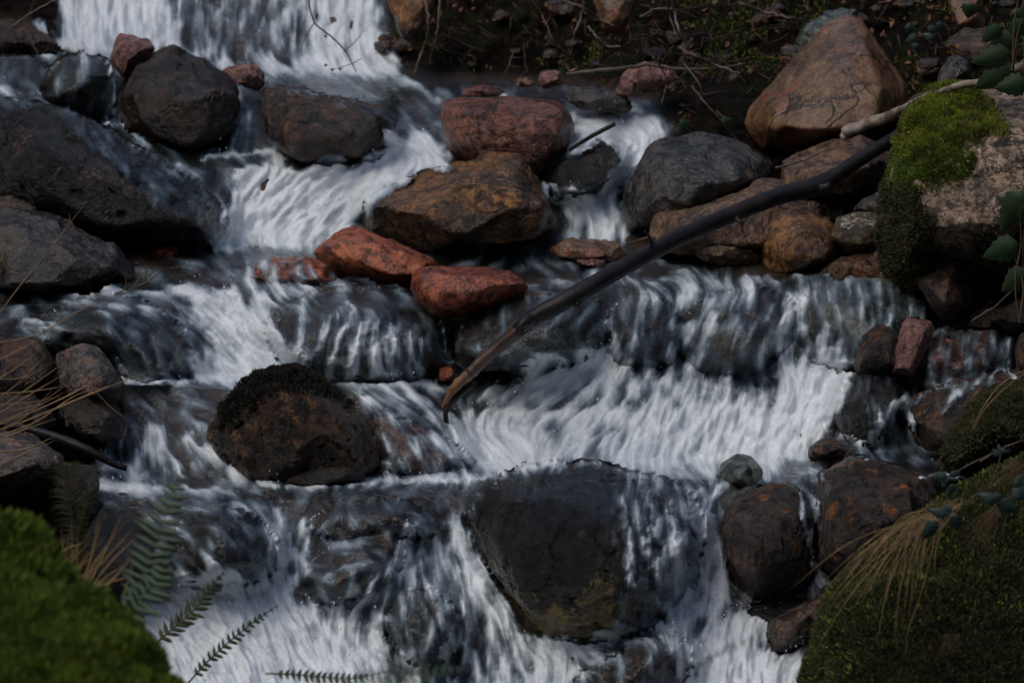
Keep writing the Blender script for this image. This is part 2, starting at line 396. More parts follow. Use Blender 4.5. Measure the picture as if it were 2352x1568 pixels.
ROCKS = []
def V_s(D, r): return D * r[:, None]
def rock(name, label, cat, out, Y, T, mat, mode='dry', sm=10, amp=.06, tilt=.35, ridge=None, strata=0.0, lvl=6, seed=None, group=None, pits=0.0, bulge=.72, cuts=4, facet=None):
    """a closed, faceted boulder: the silhouette ring stands at its own distance, facets come forward and go back"""
    seed = len(ROCKS) + 1 if seed is None else seed
    r_ = np.random.RandomState(seed)
    o = np.array(out, float)
    # resample outline
    c = (o.max(0) + o.min(0)) / 2; hv = max(1, (o[:, 1].max() - o[:, 1].min()) / 2); hu = max(1, (o[:, 0].max() - o[:, 0].min()) / 2)
    m = Y * MPP
    if T is None: T = .9 * min(hu, hv) * m
    def pt(q, fwd):
        back = tilt * (c[1] - q[1]) * m
        return P(q[0], q[1], Y + back - fwd)
    pts = [pt(q, 0) for q in o]
    if ridge is None:
        ks = r_.permutation(len(o))[:max(4, len(o) // 2)]
        for k in ks:
            q = o[k]; s = r_.uniform(.55, .86); w = c + (q - c) * s
            pts.append(pt(w, T * (.6 + .35 * (w[1] - c[1]) / hv + r_.uniform(-.22, .2))))
        for k in range(3):
            w = c + np.array([hu * r_.uniform(-.45, .45), hv * r_.uniform(-.25, .5)])
            pts.append(pt(w, T * r_.uniform(.8, 1.1)))
    else:
        for (a, b, f) in ridge: pts.append(pt(np.array([a, b]), T * f))
    for q in o:
        w = c + (q - c) * .7; pts.append(pt(w, -T * .8))
    pts = np.array(pts)
    cen = pt(c, 0)
    bm = bmesh.new()
    for p in pts: bm.verts.new(p - cen)
    bmesh.ops.convex_hull(bm, input=bm.verts)
    bmesh.ops.recalc_face_normals(bm, faces=bm.faces)
    pn = []; pd = []
    for f in bm.faces:
        n = f.normal; d = n.dot(f.verts[0].co)
        if d < 0: n = -n; d = -d
        if n.length > .5 and d > 1e-4: pn.append(n[:]); pd.append(d)
    bm.free()
    pn = np.array(pn); pd = np.array(pd)
    D, F, E, deg = ICO[lvl]
    ext = np.array([hu * m, T, hv * m]); Dd = D * ext; Dd /= np.linalg.norm(Dd, axis=1)[:, None]
    r = np.full(len(D), 1e9)
    for n, d in zip(pn, pd):
        dot = Dd @ n
        rr = np.where(dot > 1e-4, d / np.maximum(dot, 1e-4), 1e9); r = np.minimum(r, rr)
    V = Dd * r[:, None]
    for _ in range(cuts):   # broken-off flats
        n = r_.normal(size=3); n[1] = -abs(n[1]) * .8; n /= np.linalg.norm(n)
        d = (V_s(Dd, r) @ n).max() * r_.uniform(.9, .97)
        dot = Dd @ n; r = np.minimum(r, np.where(dot > 1e-4, d / np.maximum(dot, 1e-4), 1e9))
    V = Dd * r[:, None]
    kf = 46 if lvl >= 6 else 22
    cpt = V[r_.choice(len(V), kf, replace=False)]; scl = np.array([1, 1, 1.0])
    d2 = ((V[:, None, :] - cpt[None]) ** 2).sum(2) if len(V) < 50000 else None
    if d2 is None:
        lab_ = np.concatenate([((V[i:i + 20000, None, :] - cpt[None]) ** 2).sum(2).argmin(1) for i in range(0, len(V), 20000)])
    else: lab_ = d2.argmin(1)
    vn = normals(V, F)
    if (vn * V).sum() < 0: vn = -vn
    cn = np.stack([np.bincount(lab_, vn[:, a], kf) for a in range(3)], 1); cc_ = np.stack([np.bincount(lab_, V[:, a], kf) for a in range(3)], 1) / np.maximum(np.bincount(lab_, minlength=kf), 1)[:, None]
    cn += r_.normal(size=cn.shape) * .13 * np.linalg.norm(cn, axis=1)[:, None]; cn /= np.linalg.norm(cn, axis=1)[:, None] + 1e-9
    fs = .88 if sm < 12 else (.6 if sm < 16 else .3)
    if facet is not None: fs = facet
    V = V - cn[lab_] * (((V - cc_[lab_]) * cn[lab_]).sum(1) * fs)[:, None]
    it = max(2, int(sm * .32 * (3.2 ** (lvl - 6))))
    V0 = V; V = lap(V, E, deg, max(1, it))
    V *= 1 + .25 * (np.abs(V0).mean() / np.abs(V).mean() - 1)
    size = (hu + hv) * .5 * m
    nn = normals(V, F)
    if nn[np.argmax(V[:, 2])][2] < 0: nn = -nn
    q = V / size + seed * 3.7
    disp = amp * fbm(q * 1.4, 4, .55) + amp * .35 * fbm(q * 5, 4, .6, ridged=True) * .6
    disp += amp * .16 * fbm(q * 14, 4, .65, ridged=True)
    disp += amp * .5 * (np.abs(fbm(q * 2.3 + 5, 3, .5)) - .2)
    if strata > 0:
        rot = Matrix.Rotation(r_.uniform(-.5, .5), 3, 'Y')
        qs = V @ np.array(rot); lay = qs[:, 2] / size * 6 + 1.5 * fbm(q * 1.2, 3)
        disp += strata * (np.abs(((lay) % 1) - .5) - .25)
    if pits > 0:
        pv = fbm(q * 6 + 9, 2, .5); disp -= pits * sstep(.25, .5, pv)
    V = V + nn * (disp * size)[:, None]
    low = (V[:, 2] - V[:, 2].min()) / (np.ptp(V[:, 2]) + 1e-9)
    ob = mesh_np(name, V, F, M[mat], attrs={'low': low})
    ob.location = cen
    tag(ob, label, cat, group)
    ROCKS.append(dict(o=ob, V=V + cen, F=F, mode=mode, bb=o, Y=Y, T=T, lvl=lvl))
    return ob
# ------------------------------------------------------------------ the boulders and stones
K = 'boulder'
# top left
rock('boulder', 'large blocky dark grey-brown boulder below the waterfall, touching the upright pink block', K,
  [(262,265),(272,205),(300,160),(335,112),(400,108),(470,140),(545,192),(552,250),(530,325),(470,362),(430,362),(350,325),(285,300)], 10.35, .28, 'dkgrey', sm=6, cuts=1,
  ridge=[(300,200,.5),(330,165,.35),(440,165,.35),(530,215,.45),(320,215,.75),(500,235,.9),(420,230,1.0),(350,300,.8),(450,335,.8),(510,310,.7)])
rock('rock_block', 'small upright pinkish rock block wedged at the foot of the waterfall', 'rock',
  [(252,130),(262,95),(272,74),(345,90),(357,112),(345,130),(310,150),(296,182),(280,178),(255,150)], 10.42, .12, 'pink', sm=5, amp=.04,
  ridge=[(300,100,.7),(335,110,.6),(300,130,1.),(285,160,.7),(275,110,.8)])
rock('boulder', 'rounded dark boulder under a thin film of water, left of the large blocky one', K,
  [(90,235),(95,180),(130,140),(190,122),(245,135),(262,175),(262,240),(250,285),(190,265),(130,250)], 10.4, .2, 'dkgrey', mode='film', sm=20)
rock('stone', 'low dark wet stone at the far left edge, level with the waterfall base', 'stone',
  [(-60,140),(0,132),(70,130),(110,150),(100,200),(40,215),(-60,210)], 10.75, .15, 'black', mode='film', sm=16)
rock('rock', 'rust brown rock beside the dark gap in the top left corner', 'rock',
  [(-60,60),(0,40),(60,50),(100,85),(140,100),(150,125),(60,132),(-60,135)], 11.0, .15, 'dkbrown', sm=8)
rock('boulder', 'huge black wet boulder at the left with water sliding along its top', K,
  [(-80,235),(40,228),(130,236),(230,290),(320,345),(420,400),(500,450),(520,520),(490,570),(380,575),(200,565),(80,505),(-80,470)], 9.82, .38, 'black', mode='film', sm=16, lvl=7,
  ridge=[(60,260,.35),(150,275,.4),(300,370,.5),(430,440,.5),(100,340,.9),(250,420,1.),(380,480,.9),(50,420,1.),(450,520,.8),(250,520,.9)], pits=.04)
rock('boulder', 'wide brown wet boulder in the upper centre, left of the brick red block', K,
  [(592,205),(620,195),(700,202),(790,232),(880,248),(915,285),(905,330),(870,370),(790,388),(720,388),(650,355),(605,300)], 10.1, .25, 'dkbrown', mode='part', sm=12)
rock('stone', 'small pink wet stone under the waterfall, between two dark boulders', 'stone',
  [(508,162),(560,145),(598,152),(612,185),(595,212),(560,200)], 10.45, .08, 'pink', sm=6)
# upper centre
rock('boulder', 'flat-topped brick red boulder with a pale vein, perched over the orange-brown boulder', K,
  [(1005,260),(1018,230),(1055,222),(1240,222),(1290,236),(1317,265),(1320,300),(1300,345),(1262,400),(1235,430),(1180,420),(1120,400),(1050,372),(1018,330)], 10.05, .25, 'redbrown', sm=8, lvl=7, amp=.03, cuts=0, facet=.4,
  ridge=[(1030,250,.55),(1075,243,.6),(1240,240,.6),(1290,260,.6),(1080,300,.95),(1230,300,1.),(1290,310,.75),(1100,360,.8),(1230,380,.8),(1040,310,.65)])
rock('boulder', 'orange-brown rounded boulder in the centre, with a dark grey peak', K,
  [(808,500),(835,462),(890,428),(960,398),(1060,372),(1110,355),(1158,338),(1192,362),(1215,398),(1258,448),(1292,495),(1285,532),(1230,552),(1080,570),(960,568),(860,556),(818,530)], 9.78, .36, 'orange', mode='part', sm=8, lvl=7, cuts=1,
  ridge=[(1160,362,.25),(1195,395,.35),(1110,395,.55),(960,430,.5),(1205,420,.7),(1000,470,.9),(1180,455,1.),(1100,470,1.05),(1260,490,.75),(900,490,.7),(1230,530,.8),(1000,540,.85),(1150,540,.9)])
rock('rock', 'wet dark rock under the short black stick, ringed by foam', 'rock',
  [(1245,410),(1268,372),(1300,350),(1365,318),(1412,335),(1426,375),(1412,410),(1370,438),(1330,450),(1255,455)], 9.95, .14, 'black', sm=10, mode='part')
rock('boulder', 'blue-grey boulder with cracks, right of the foaming upper channel', K,
  [(1422,440),(1445,390),(1500,335),(1580,306),(1660,308),(1730,335),(1790,385),(1780,440),(1700,480),(1600,520),(1540,545),(1450,540),(1424,500)], 9.85, .3, 'grey', sm=14, lvl=7,
  ridge=[(1500,370,.5),(1590,335,.4),(1700,360,.5),(1500,450,.9),(1600,420,1.),(1700,420,.9),(1540,500,.9),(1460,480,.7)])
rock('boulder', 'large triangular tan boulder with red patches and a dark crack, upper right', K,
  [(1702,285),(1712,255),(1760,215),(1850,112),(1905,45),(1948,28),(1985,48),(2010,100),(2052,150),(2085,200),(2096,250),(2060,295),(1990,330),(1900,352),(1820,360),(1752,345),(1715,312)], 10.2, .38, 'tan', sm=4, lvl=7, tilt=.6, amp=.022, cuts=0, facet=.2,
  ridge=[(1945,60,.25),(1985,110,.5),(1860,140,.35),(1780,230,.4),(1900,200,.85),(2030,200,.75),(1800,290,.75),(1900,300,1.),(2000,290,.9)])
rock('boulder', 'brown boulder wedged under the pale birch branch', K,
  [(1785,420),(1800,375),(1850,340),(1930,318),(2000,318),(2050,350),(2055,410),(1990,455),(1950,480),(1860,480),(1800,460)], 9.72, .25, 'slab', sm=8)
rock('boulder', 'broad brown-grey slab behind the middle of the long black branch', K,
  [(1470,545),(1480,505),(1560,490),(1650,455),(1740,425),(1830,425),(1930,455),(1960,500),(1900,560),(1750,585),(1600,592),(1500,585)], 9.62, .28, 'slab', sm=9, lvl=7)
rock('rock', 'low ochre-green rock at the water edge below the long branch', 'rock',
  [(1585,575),(1600,550),(1650,532),(1715,540),(1750,580),(1750,612),(1690,615),(1610,600)], 9.42, .12, 'lichen', sm=8)
rock('boulder', 'orange-brown upright boulder at the pool edge, black on its shaded right side', K,
  [(1738,520),(1760,490),(1830,480),(1905,492),(1935,545),(1930,610),(1880,640),(1800,645),(1755,635),(1742,590)], 9.4, .25, 'orange', sm=12)
rock('rock', 'small yellow-green rock with white lichen specks, left of the moss-topped boulder', 'rock',
  [(1908,530),(1930,495),(1970,485),(2020,490),(2042,520),(2038,570),(1990,588),(1940,575),(1914,552)], 9.3, .13, 'lichen', sm=14)
rock('stone', 'pale grey angular stone above the yellow-green lichen rock', 'stone',
  [(1958,482),(1985,455),(2030,437),(2048,455),(2042,500),(1990,500)], 9.45, .08, 'grey', sm=5)
rock('rock', 'low brown-grey wet rock at the foot of the moss-topped boulder', 'rock',
  [(1875,635),(1900,605),(1960,582),(2030,575),(2070,600),(2080,650),(1980,655)], 9.22, .12, 'slab', sm=10)
mossbould = rock('boulder', 'tall tan mottled boulder on the right with a bright green moss cushion on top', K,
  [(2025,640),(2020,540),(2030,450),(2060,330),(2085,250),(2130,205),(2200,192),(2300,195),(2420,190),(2450,400),(2440,580),(2330,640),(2230,640),(2160,650),(2070,660)], 8.95, .5, 'mossrock', sm=14, lvl=7, amp=.05,
  ridge=[(2110,260,.4),(2200,225,.3),(2350,225,.35),(2100,400,.8),(2250,330,.9),(2400,330,1.),(2100,560,.8),(2250,520,1.),(2400,520,1.)])
rock('rock', 'angular brown rock leaning against the foot of the moss-topped boulder', 'rock',
  [(2102,640),(2140,600),(2190,560),(2222,556),(2232,600),(2238,700),(2205,728),(2165,738),(2130,695)], 8.72, .18, 'brown', sm=3, amp=.025, cuts=0, facet=.2,
  ridge=[(2120,645,.5),(2200,590,.6),(2215,690,.7),(2170,700,1.),(2180,640,1.)])
rock('rock', 'dark grey sloping slab at the right edge below the moss-topped boulder', 'rock',
  [(2200,750),(2230,715),(2290,690),(2380,670),(2440,690),(2430,770),(2300,765)], 8.68, .15, 'dkgrey', sm=8)
rock('rock_slab', 'narrow pink-brown stone slab standing on end at the right', 'rock',
  [(2085,728),(2140,736),(2148,758),(2112,795),(2100,868),(2042,858),(2060,790),(2072,740)], 8.5, .08, 'pink', sm=3, amp=.02, tilt=.6, cuts=0, facet=.2,
  ridge=[(2095,745,.9),(2130,750,.8),(2090,800,1.),(2060,845,.9),(2090,850,.9)])
rock('rock', 'round brown rock with yellow mottling beside the narrow standing slab', 'rock',
  [(1960,840),(1980,775),(2015,742),(2050,755),(2072,800),(2060,860),(2010,872),(1968,868)], 8.55, .14, 'rust', sm=14)
rock('boulder', 'stepped reddish-brown ledge with water trickling down its face, right edge', K,
  [(2080,890),(2100,780),(2150,756),(2250,752),(2330,756),(2345,800),(2340,860),(2260,890),(2160,905)], 8.62, .22, 'redbrown', mode='film', sm=8)
rock('rock', 'small ochre rock with a trickle of water at the far right edge', 'rock',
  [(2330,800),(2345,765),(2400,755),(2450,780),(2440,880),(2370,880),(2335,850)], 8.45, .12, 'brown', sm=10)
rock('boulder', 'black wet rock right of the brightest white fall', 'rock',
  [(1915,930),(1930,880),(1965,858),(2020,852),(2080,868),(2100,910),(2070,960),(2040,1000),(1990,1022),(1935,1005),(1912,965)], 8.5, .2, 'black', mode='part', sm=10, amp=.09)
rock('boulder', 'sloping red-brown slab with water sliding off it, above the right mossy bank', K,
  [(2070,940),(2110,905),(2200,865),(2290,842),(2380,840),(2400,900),(2300,960),(2240,1010),(2180,1040),(2110,1025),(2085,985)], 8.38, .24, 'dkbrown', mode='part', sm=7)
# centre
rock('rock', 'upper of the two brick red rocks in the centre, wedge shaped and dry', 'rock',
  [(718,582),(738,552),(790,522),(822,518),(862,535),(920,566),(985,588),(1016,606),(1008,640),(940,662),(880,655),(820,628),(745,608)], 9.3, .16, 'brick2', sm=12, amp=.03, lvl=7, cuts=1,
  ridge=[(790,540,.6),(860,560,.7),(980,600,.6),(760,580,.8),(860,610,1.),(930,640,.9),(800,605,.8),(970,625,.8)])
rock('rock', 'lower of the two brick red rocks in the centre, with a thick rounded left end', 'rock',
  [(942,665),(944,625),(975,612),(1040,610),(1130,614),(1190,630),(1220,658),(1200,684),(1120,698),(1080,722),(1040,736),(985,724),(952,695)], 9.0, .18, 'brick', sm=12, amp=.03, lvl=7, cuts=1,
  ridge=[(965,630,.6),(1100,632,.6),(1190,650,.5),(980,670,1.),(1100,665,.95),(1010,705,.9),(1060,700,.85)])
rock('rock', 'flat tan-red rock half under water, left of the upper brick red rock', 'rock',
  [(560,640),(590,605),(640,588),(715,590),(790,612),(820,640),(740,660),(620,665)], 9.38, .1, 'brick2', mode='part', sm=10)
rock('rock', 'flat tan rock lying in the pool behind the brick red rocks', 'rock',
  [(1255,575),(1285,553),(1370,548),(1425,560),(1450,590),(1400,606),(1300,596)], 9.5, .09, 'tan', sm=5)
rock('stone', 'small pink flat stone in front of the flat tan rock', 'stone',
  [(1318,598),(1345,592),(1392,598),(1388,616),(1340,610)], 9.4, .05, 'pink', sm=5, lvl=5)
rock('stone', 'small red stone in the small pool beside the broken branch end', 'stone',
  [(1002,862),(1012,842),(1036,838),(1046,860),(1036,878),(1008,876)], 8.9, .05, 'brick2', sm=6, lvl=5)
rock('stone', 'small red stone in the dark corner left of the white chute', 'stone',
  [(338,590),(352,566),(385,560),(408,570),(402,594),(365,600)], 9.62, .06, 'brick', sm=10, lvl=5)
rock('boulder', 'yellow-spotted dark boulder under the long branch, wet all over', K,
  [(1040,810),(1062,745),(1105,706),(1200,682),(1310,672),(1385,690),(1405,760),(1370,820),(1250,850),(1130,850),(1060,845)], 8.95, .25, 'mottle', mode='film', sm=16, lvl=7)
rock('boulder', 'dark water-covered boulder below the brick red rocks, feeding a fan of small falls', K,
  [(600,760),(640,700),(740,665),(860,652),(940,670),(1010,725),(1035,800),(1020,870),(900,890),(740,885),(640,840)], 9.05, .26, 'dkgrey', mode='film', sm=18)
rock('boulder', 'round water-covered boulder right of the yellow-spotted boulder', K,
  [(1385,760),(1410,700),(1470,668),(1540,690),(1580,760),(1560,850),(1480,880),(1400,850)], 8.98, .2, 'dkgrey', mode='film', sm=20)
rock('boulder', 'broad water-covered boulder under the middle of the right cascade', K,
  [(1540,790),(1580,710),(1660,665),(1760,655),(1830,690),(1850,770),(1800,850),(1680,880),(1580,860)], 8.93, .24, 'dkgrey', mode='film', sm=20)
rock('boulder', 'smooth dark green-grey dome covered by a sheet of water, right of the cascade', K,
  [(1815,760),(1830,690),(1890,650),(1980,634),(2070,640),(2140,680),(2165,740),(2110,820),(2020,860),(1900,860),(1830,830)], 8.9, .28, 'green', mode='film', sm=20)
rock('boulder', 'low water-covered hump in the middle of the big white fall', K,
  [(1440,880),(1500,810),(1600,795),(1720,815),(1790,860),(1780,930),(1650,960),(1500,950)], 8.98, .2, 'dkbrown', mode='film', sm=20)
rock('boulder', 'reddish submerged slab sliding into the middle pool', K,
  [(860,950),(940,960),(1020,1000),(1090,1060),(1110,1100),(980,1105),(880,1090),(850,1020)], 8.5, .15, 'redbrown', mode='film', sm=16)
# left
rock('boulder', 'large grey slab with a rusty brown foot on the left bank', K,
  [(-80,540),(-20,480),(60,478),(130,490),(220,545),(290,590),(320,620),(290,650),(200,670),(90,680),(-80,680)], 9.28, .25, 'grey', sm=7, lvl=7,
  ridge=[(0,500,.3),(120,515,.35),(260,600,.4),(20,600,.7),(180,620,.9),(250,640,.7),(60,650,1.)])
rock('rock', 'grey rounded rock top behind the large grey slab, left edge', 'rock',
  [(-80,470),(-20,450),(40,455),(85,475),(90,520),(40,540),(-80,550)], 9.5, .15, 'greyred', sm=12)
rock('boulder', 'dark wet boulder with a blue ripple sheet on it, left edge under the grey slab', K,
  [(90,760),(140,700),(230,672),(340,690),(420,740),(445,820),(430,880),(330,885),(240,860),(150,830)], 9.0, .25, 'black', mode='film', sm=14)
rock('rock', 'pinkish granite rock behind the dry grass stalks', 'rock',
  [(125,860),(130,812),(170,790),(225,800),(258,835),(288,885),(285,925),(220,945),(150,925)], 8.6, .16, 'greyred', sm=5)
rock('rock', 'dark grey faceted block below the pinkish granite rock', 'rock',
  [(135,930),(200,900),(270,940),(297,975),(290,1000),(235,1020),(170,1000),(140,965)], 8.5, .15, 'dkgrey', sm=4)
rock('rock', 'coarse pale pink-grey rock on the left edge above the moss mound', 'rock',
  [(-80,1010),(0,985),(80,1000),(150,1055),(130,1110),(60,1150),(-80,1140)], 8.1, .2, 'greyred', sm=6, pits=.05)
rock('rock', 'dark flat rock under the dry grass, left edge', 'rock',
  [(-80,930),(20,905),(110,925),(135,965),(90,1000),(-80,1010)], 8.35, .15, 'dkgrey', sm=6)
rock('rock', 'dark shadowed rock above the dry grass, left edge', 'rock',
  [(-80,780),(30,770),(110,790),(130,850),(100,910),(-80,920)], 8.6, .18, 'dkbrown', sm=8)
rock('rock', 'rust red rock behind the tall fern stem, lower left', 'rock',
  [(80,1100),(140,1060),(215,1065),(232,1120),(225,1200),(120,1210)], 8.1, .15, 'rust', sm=8)
rock('rock', 'black rock at the lower left bank between the straw and the water', 'rock',
  [(190,1240),(225,1170),(300,1160),(350,1200),(360,1300),(320,1390),(220,1380)], 7.75, .18, 'black', sm=10)
blackmoss = rock('boulder', 'holed rust-brown boulder capped with black moss in the left middle', K,
  [(470,1000),(512,950),(520,905),(570,878),(625,845),(690,842),(745,880),(810,925),(862,985),(882,1040),(868,1092),(780,1108),(690,1115),(600,1115),(556,1085),(490,1035)], 8.5, .27, 'holed', sm=8, lvl=7, amp=.08, pits=.1)
rock('rock', 'small dark smooth rock at the foot of the moss-capped boulder', 'rock',
  [(650,1110),(700,1075),(760,1055),(812,1052),(842,1080),(836,1108),(760,1118)], 8.32, .09, 'dkgrey', sm=14)
# lower right
rock('stone', 'smooth green-grey domed stone in the pool behind the two dark boulders', 'stone',
  [(1640,1100),(1655,1065),(1692,1040),(1728,1046),(1752,1078),(1758,1108),(1735,1125),(1670,1125)], 8.2, .12, 'green', sm=16, amp=.03)
rock('stone', 'small dark brown rock at the foot of the brightest white fall', 'stone',
  [(1850,1052),(1862,1022),(1890,1006),(1925,1010),(1948,1035),(1935,1056),(1880,1060)], 8.35, .08, 'dkbrown', sm=8)
rock('boulder', 'brown boulder with a white spot beside the straw-hung mossy bank', K,
  [(1878,1120),(1895,1075),(1950,1048),(2020,1055),(2090,1080),(2135,1110),(2160,1160),(2130,1230),(2060,1280),(1985,1320),(1930,1345),(1890,1310),(1872,1210)], 7.95, .3, 'rust', mode='part', sm=8, lvl=7,
  ridge=[(1920,1095,.5),(2000,1085,.35),(2100,1130,.5),(1900,1150,.8),(2020,1150,.9),(2090,1170,.9),(1910,1250,.9),(2010,1240,1.),(1930,1310,.8)])
rock('boulder', 'dark mottled boulder between two narrow falls at the lower right', K,
  [(1648,1215),(1665,1160),(1720,1122),(1790,1105),(1850,1125),(1872,1180),(1880,1270),(1868,1350),(1800,1392),(1710,1378),(1665,1305)], 7.95, .28, 'rust', mode='part', sm=14, lvl=7)
rock('boulder', 'great black domed boulder at the lower centre with olive lichen near its foot', K,
  [(1085,1215),(1100,1150),(1145,1095),(1205,1070),(1350,1064),(1480,1082),(1560,1110),(1612,1150),(1620,1230),(1590,1330),(1560,1420),(1450,1470),(1330,1490),(1230,1465),(1185,1380),(1120,1300)], 7.92, .42, 'bigblack', mode='film', sm=22, lvl=7, amp=.075, pits=.05, cuts=0,
  ridge=[(1150,1130,.35),(1350,1090,.3),(1500,1120,.35),(1580,1180,.4),(1150,1250,.7),(1300,1200,.9),(1450,1200,.9),(1560,1280,.7),(1200,1370,.85),(1350,1340,1.),(1480,1340,.9),(1300,1450,.8),(1450,1440,.75)])
rock('boulder', 'blue-black water-covered hump left of the great black boulder', K,
  [(700,1210),(740,1165),(830,1140),(940,1150),(1010,1195),(1015,1225),(920,1245),(780,1250)], 8.0, .15, 'dkgrey', mode='film', sm=16)
rock('rock', 'pink-brown wet rock above the lower left white water', 'rock',
  [(700,1340),(715,1285),(790,1240),(880,1225),(945,1235),(930,1300),(850,1350),(750,1400),(715,1390)], 7.85, .17, 'brown', mode='film', sm=10)
rock('boulder', 'grey-purple boulder under thin water behind the pale fern', K,
  [(360,1290),(410,1200),(500,1160),(590,1180),(640,1240),(640,1300),(590,1340),(470,1350),(390,1350)], 7.85, .22, 'dkgrey', mode='film', sm=16)
rock('rock', 'dark red-brown rock showing through the falls at the bottom centre', 'rock',
  [(885,1430),(915,1365),(985,1340),(1050,1400),(1060,1480),(1010,1530),(930,1530)], 7.6, .12, 'dkbrown', mode='film', sm=8)
rock('boulder', 'red-brown wet boulder at the bottom edge under the great black boulder', K,
  [(1310,1570),(1350,1520),(1430,1480),(1510,1440),(1580,1465),(1590,1560),(1560,1640),(1320,1660)], 7.55, .22, 'dkbrown', mode='film', sm=10)
rock('rock', 'brown wedge of rock against the lower right mossy bank', 'rock',
  [(1750,1455),(1795,1412),(1880,1365),(1945,1340),(1960,1400),(1890,1465),(1825,1490),(1778,1515)], 7.7, .14, 'brown', sm=6, seed=91)
rock('rock', 'dark wet rock half hidden by spray under the dark mottled boulder', 'rock',
  [(1690,1400),(1740,1370),(1830,1370),(1890,1380),(1860,1420),(1770,1440)], 7.85, .1, 'black', sm=8)
# mossy banks
bankmoss = rock('mossy_boulder', 'large dark mossy boulder filling the lower right corner, hung with straw', K,
  [(1818,1640),(1838,1540),(1868,1440),(1905,1370),(1975,1290),(2060,1215),(2140,1160),(2220,1110),(2320,1050),(2460,1000),(2560,1200),(2560,2100),(1830,2100)], 7.35, .55, 'soilmoss', sm=14, lvl=7, amp=.04)
bankmoss2 = rock('mossy_boulder', 'dark mossy hump at the right edge below the sliding slab', K,
  [(2165,1060),(2190,990),(2250,920),(2330,885),(2450,860),(2500,1000),(2420,1100),(2280,1100),(2200,1085)], 8.05, .3, 'soilmoss', sm=14, lvl=7, amp=.06)
# upper bank
rock('rock', 'long rust-orange rock tongue hanging at the top edge beside the waterfall', 'rock',
  [(885,-40),(1015,-40),(1005,20),(960,80),(930,100),(910,70),(895,20)], 10.95, .12, 'orange', sm=5)
rock('rock', 'pointed orange-tan rock hanging at the top edge above the twigs', 'rock',
  [(1362,-40),(1468,-40),(1462,10),(1435,70),(1408,88),(1378,55),(1365,10)], 10.7, .1, 'tan', sm=5)
rock('rock', 'grey-green rock behind the peak of the triangular tan boulder', 'rock',
  [(1820,100),(1848,58),(1900,28),(1960,18),(1975,60),(1900,120),(1840,125)], 10.75, .12, 'green', sm=7)
rock('stone', 'upright grey stone between the triangular boulder and the ivy', 'stone',
  [(2148,205),(2160,155),(2195,122),(2228,140),(2232,190),(2200,215)], 9.7, .09, 'grey', sm=5)
rock('stone', 'pinkish rounded stone under the tangle of twigs', 'stone',
  [(1420,195),(1440,158),(1480,140),(1540,150),(1560,180),(1520,208),(1450,215)], 10.35, .09, 'pink', sm=8)
rock('stone', 'brown pink stone low in the twig tangle', 'stone',
  [(1412,215),(1430,170),(1455,165),(1465,190),(1450,225),(1425,228)], 10.3, .06, 'pink', sm=8, lvl=5)
rock('stone', 'orange pebble on the shore behind the flat-topped red boulder', 'stone',
  [(1180,192),(1190,178),(1215,176),(1230,186),(1222,198),(1195,200)], 10.5, .05, 'orange', sm=8, lvl=5)
rock('stone', 'pink angular stone on the shore beside the orange pebble', 'stone',
  [(1235,196),(1240,165),(1262,158),(1290,166),(1298,190),(1262,205)], 10.5, .06, 'pink', sm=4, lvl=5)
rock('stone', 'grey stone in the shallow water just right of the flat-topped red boulder', 'stone',
  [(1290,225),(1310,200),(1370,198),(1430,215),(1460,250),(1400,262),(1330,250)], 10.3, .09, 'grey', sm=8)
rock('stone', 'rusty stone in the dark moss above the triangular boulder', 'stone',
  [(1785,135),(1790,108),(1830,100),(1870,118),(1860,150),(1810,160)], 10.6, .07, 'brown', sm=7, lvl=5)
rock('stone', 'pair-sized pink-brown stone right of the triangular tan boulder', 'stone',
  [(2100,165),(2112,135),(2160,130),(2168,165),(2130,190)], 10.0, .07, 'brown', sm=6, lvl=5)
rock('rock', 'tan upright rock by the ivy at the top right', 'rock',
  [(2175,-30),(2255,-30),(2260,60),(2250,100),(2215,90),(2185,40)], 10.1, .1, 'tan', sm=5)
rock('rock', 'dark red-brown rock under the ivy leaves at the top right', 'rock',
  [(2170,110),(2190,70),(2260,60),(2310,90),(2300,140),(2230,160)], 9.9, .12, 'brown', sm=8)
rock('stone', 'row stone of dull red at the shallow edge left of the orange pebble', 'stone',
  [(1060,222),(1065,205),(1100,196),(1150,200),(1170,214),(1130,226)], 10.4, .06, 'redbrown', sm=8, lvl=5)
# small half-buried stones of the upper bank
rg = random.Random(5)
nb = 0; bank_st = []
while nb < 60:
    u = rg.uniform(880, 2340); v = rg.uniform(-30, 260)
    if v > 150 and u < 1320: continue
    if 1700 < u < 2100 and v > 60: continue
    if v > 235 and u < 1550: continue
    s = rg.uniform(9, 26)
    n_ = rg.randint(6, 9); o_ = [(u + s * (1 + rg.uniform(-.25, .25)) * math.cos(6.283 * k / n_), v + s * .7 * (1 + rg.uniform(-.25, .25)) * math.sin(6.283 * k / n_)) for k in range(n_)]
    kind = rg.choice(['brown', 'dkbrown', 'dkgrey', 'dkbrown', 'brown'])
    yb = float(base(u, v))
    bank_st.append([u, v, s, kind, yb, o_]); nb += 1
LM = [(945, 30, 'the hanging orange rock tongue'), (1415, 25, 'the pointed orange rock'), (1490, 175, 'the pink rounded stone'), (1265, 185, 'the pink angular shore stone'), (1900, 60, 'the grey-green rock'), (2190, 165, 'the upright grey stone'), (2215, 20, 'the tan upright rock'), (1700, 60, 'the red-brown bank root')]
rank = {}
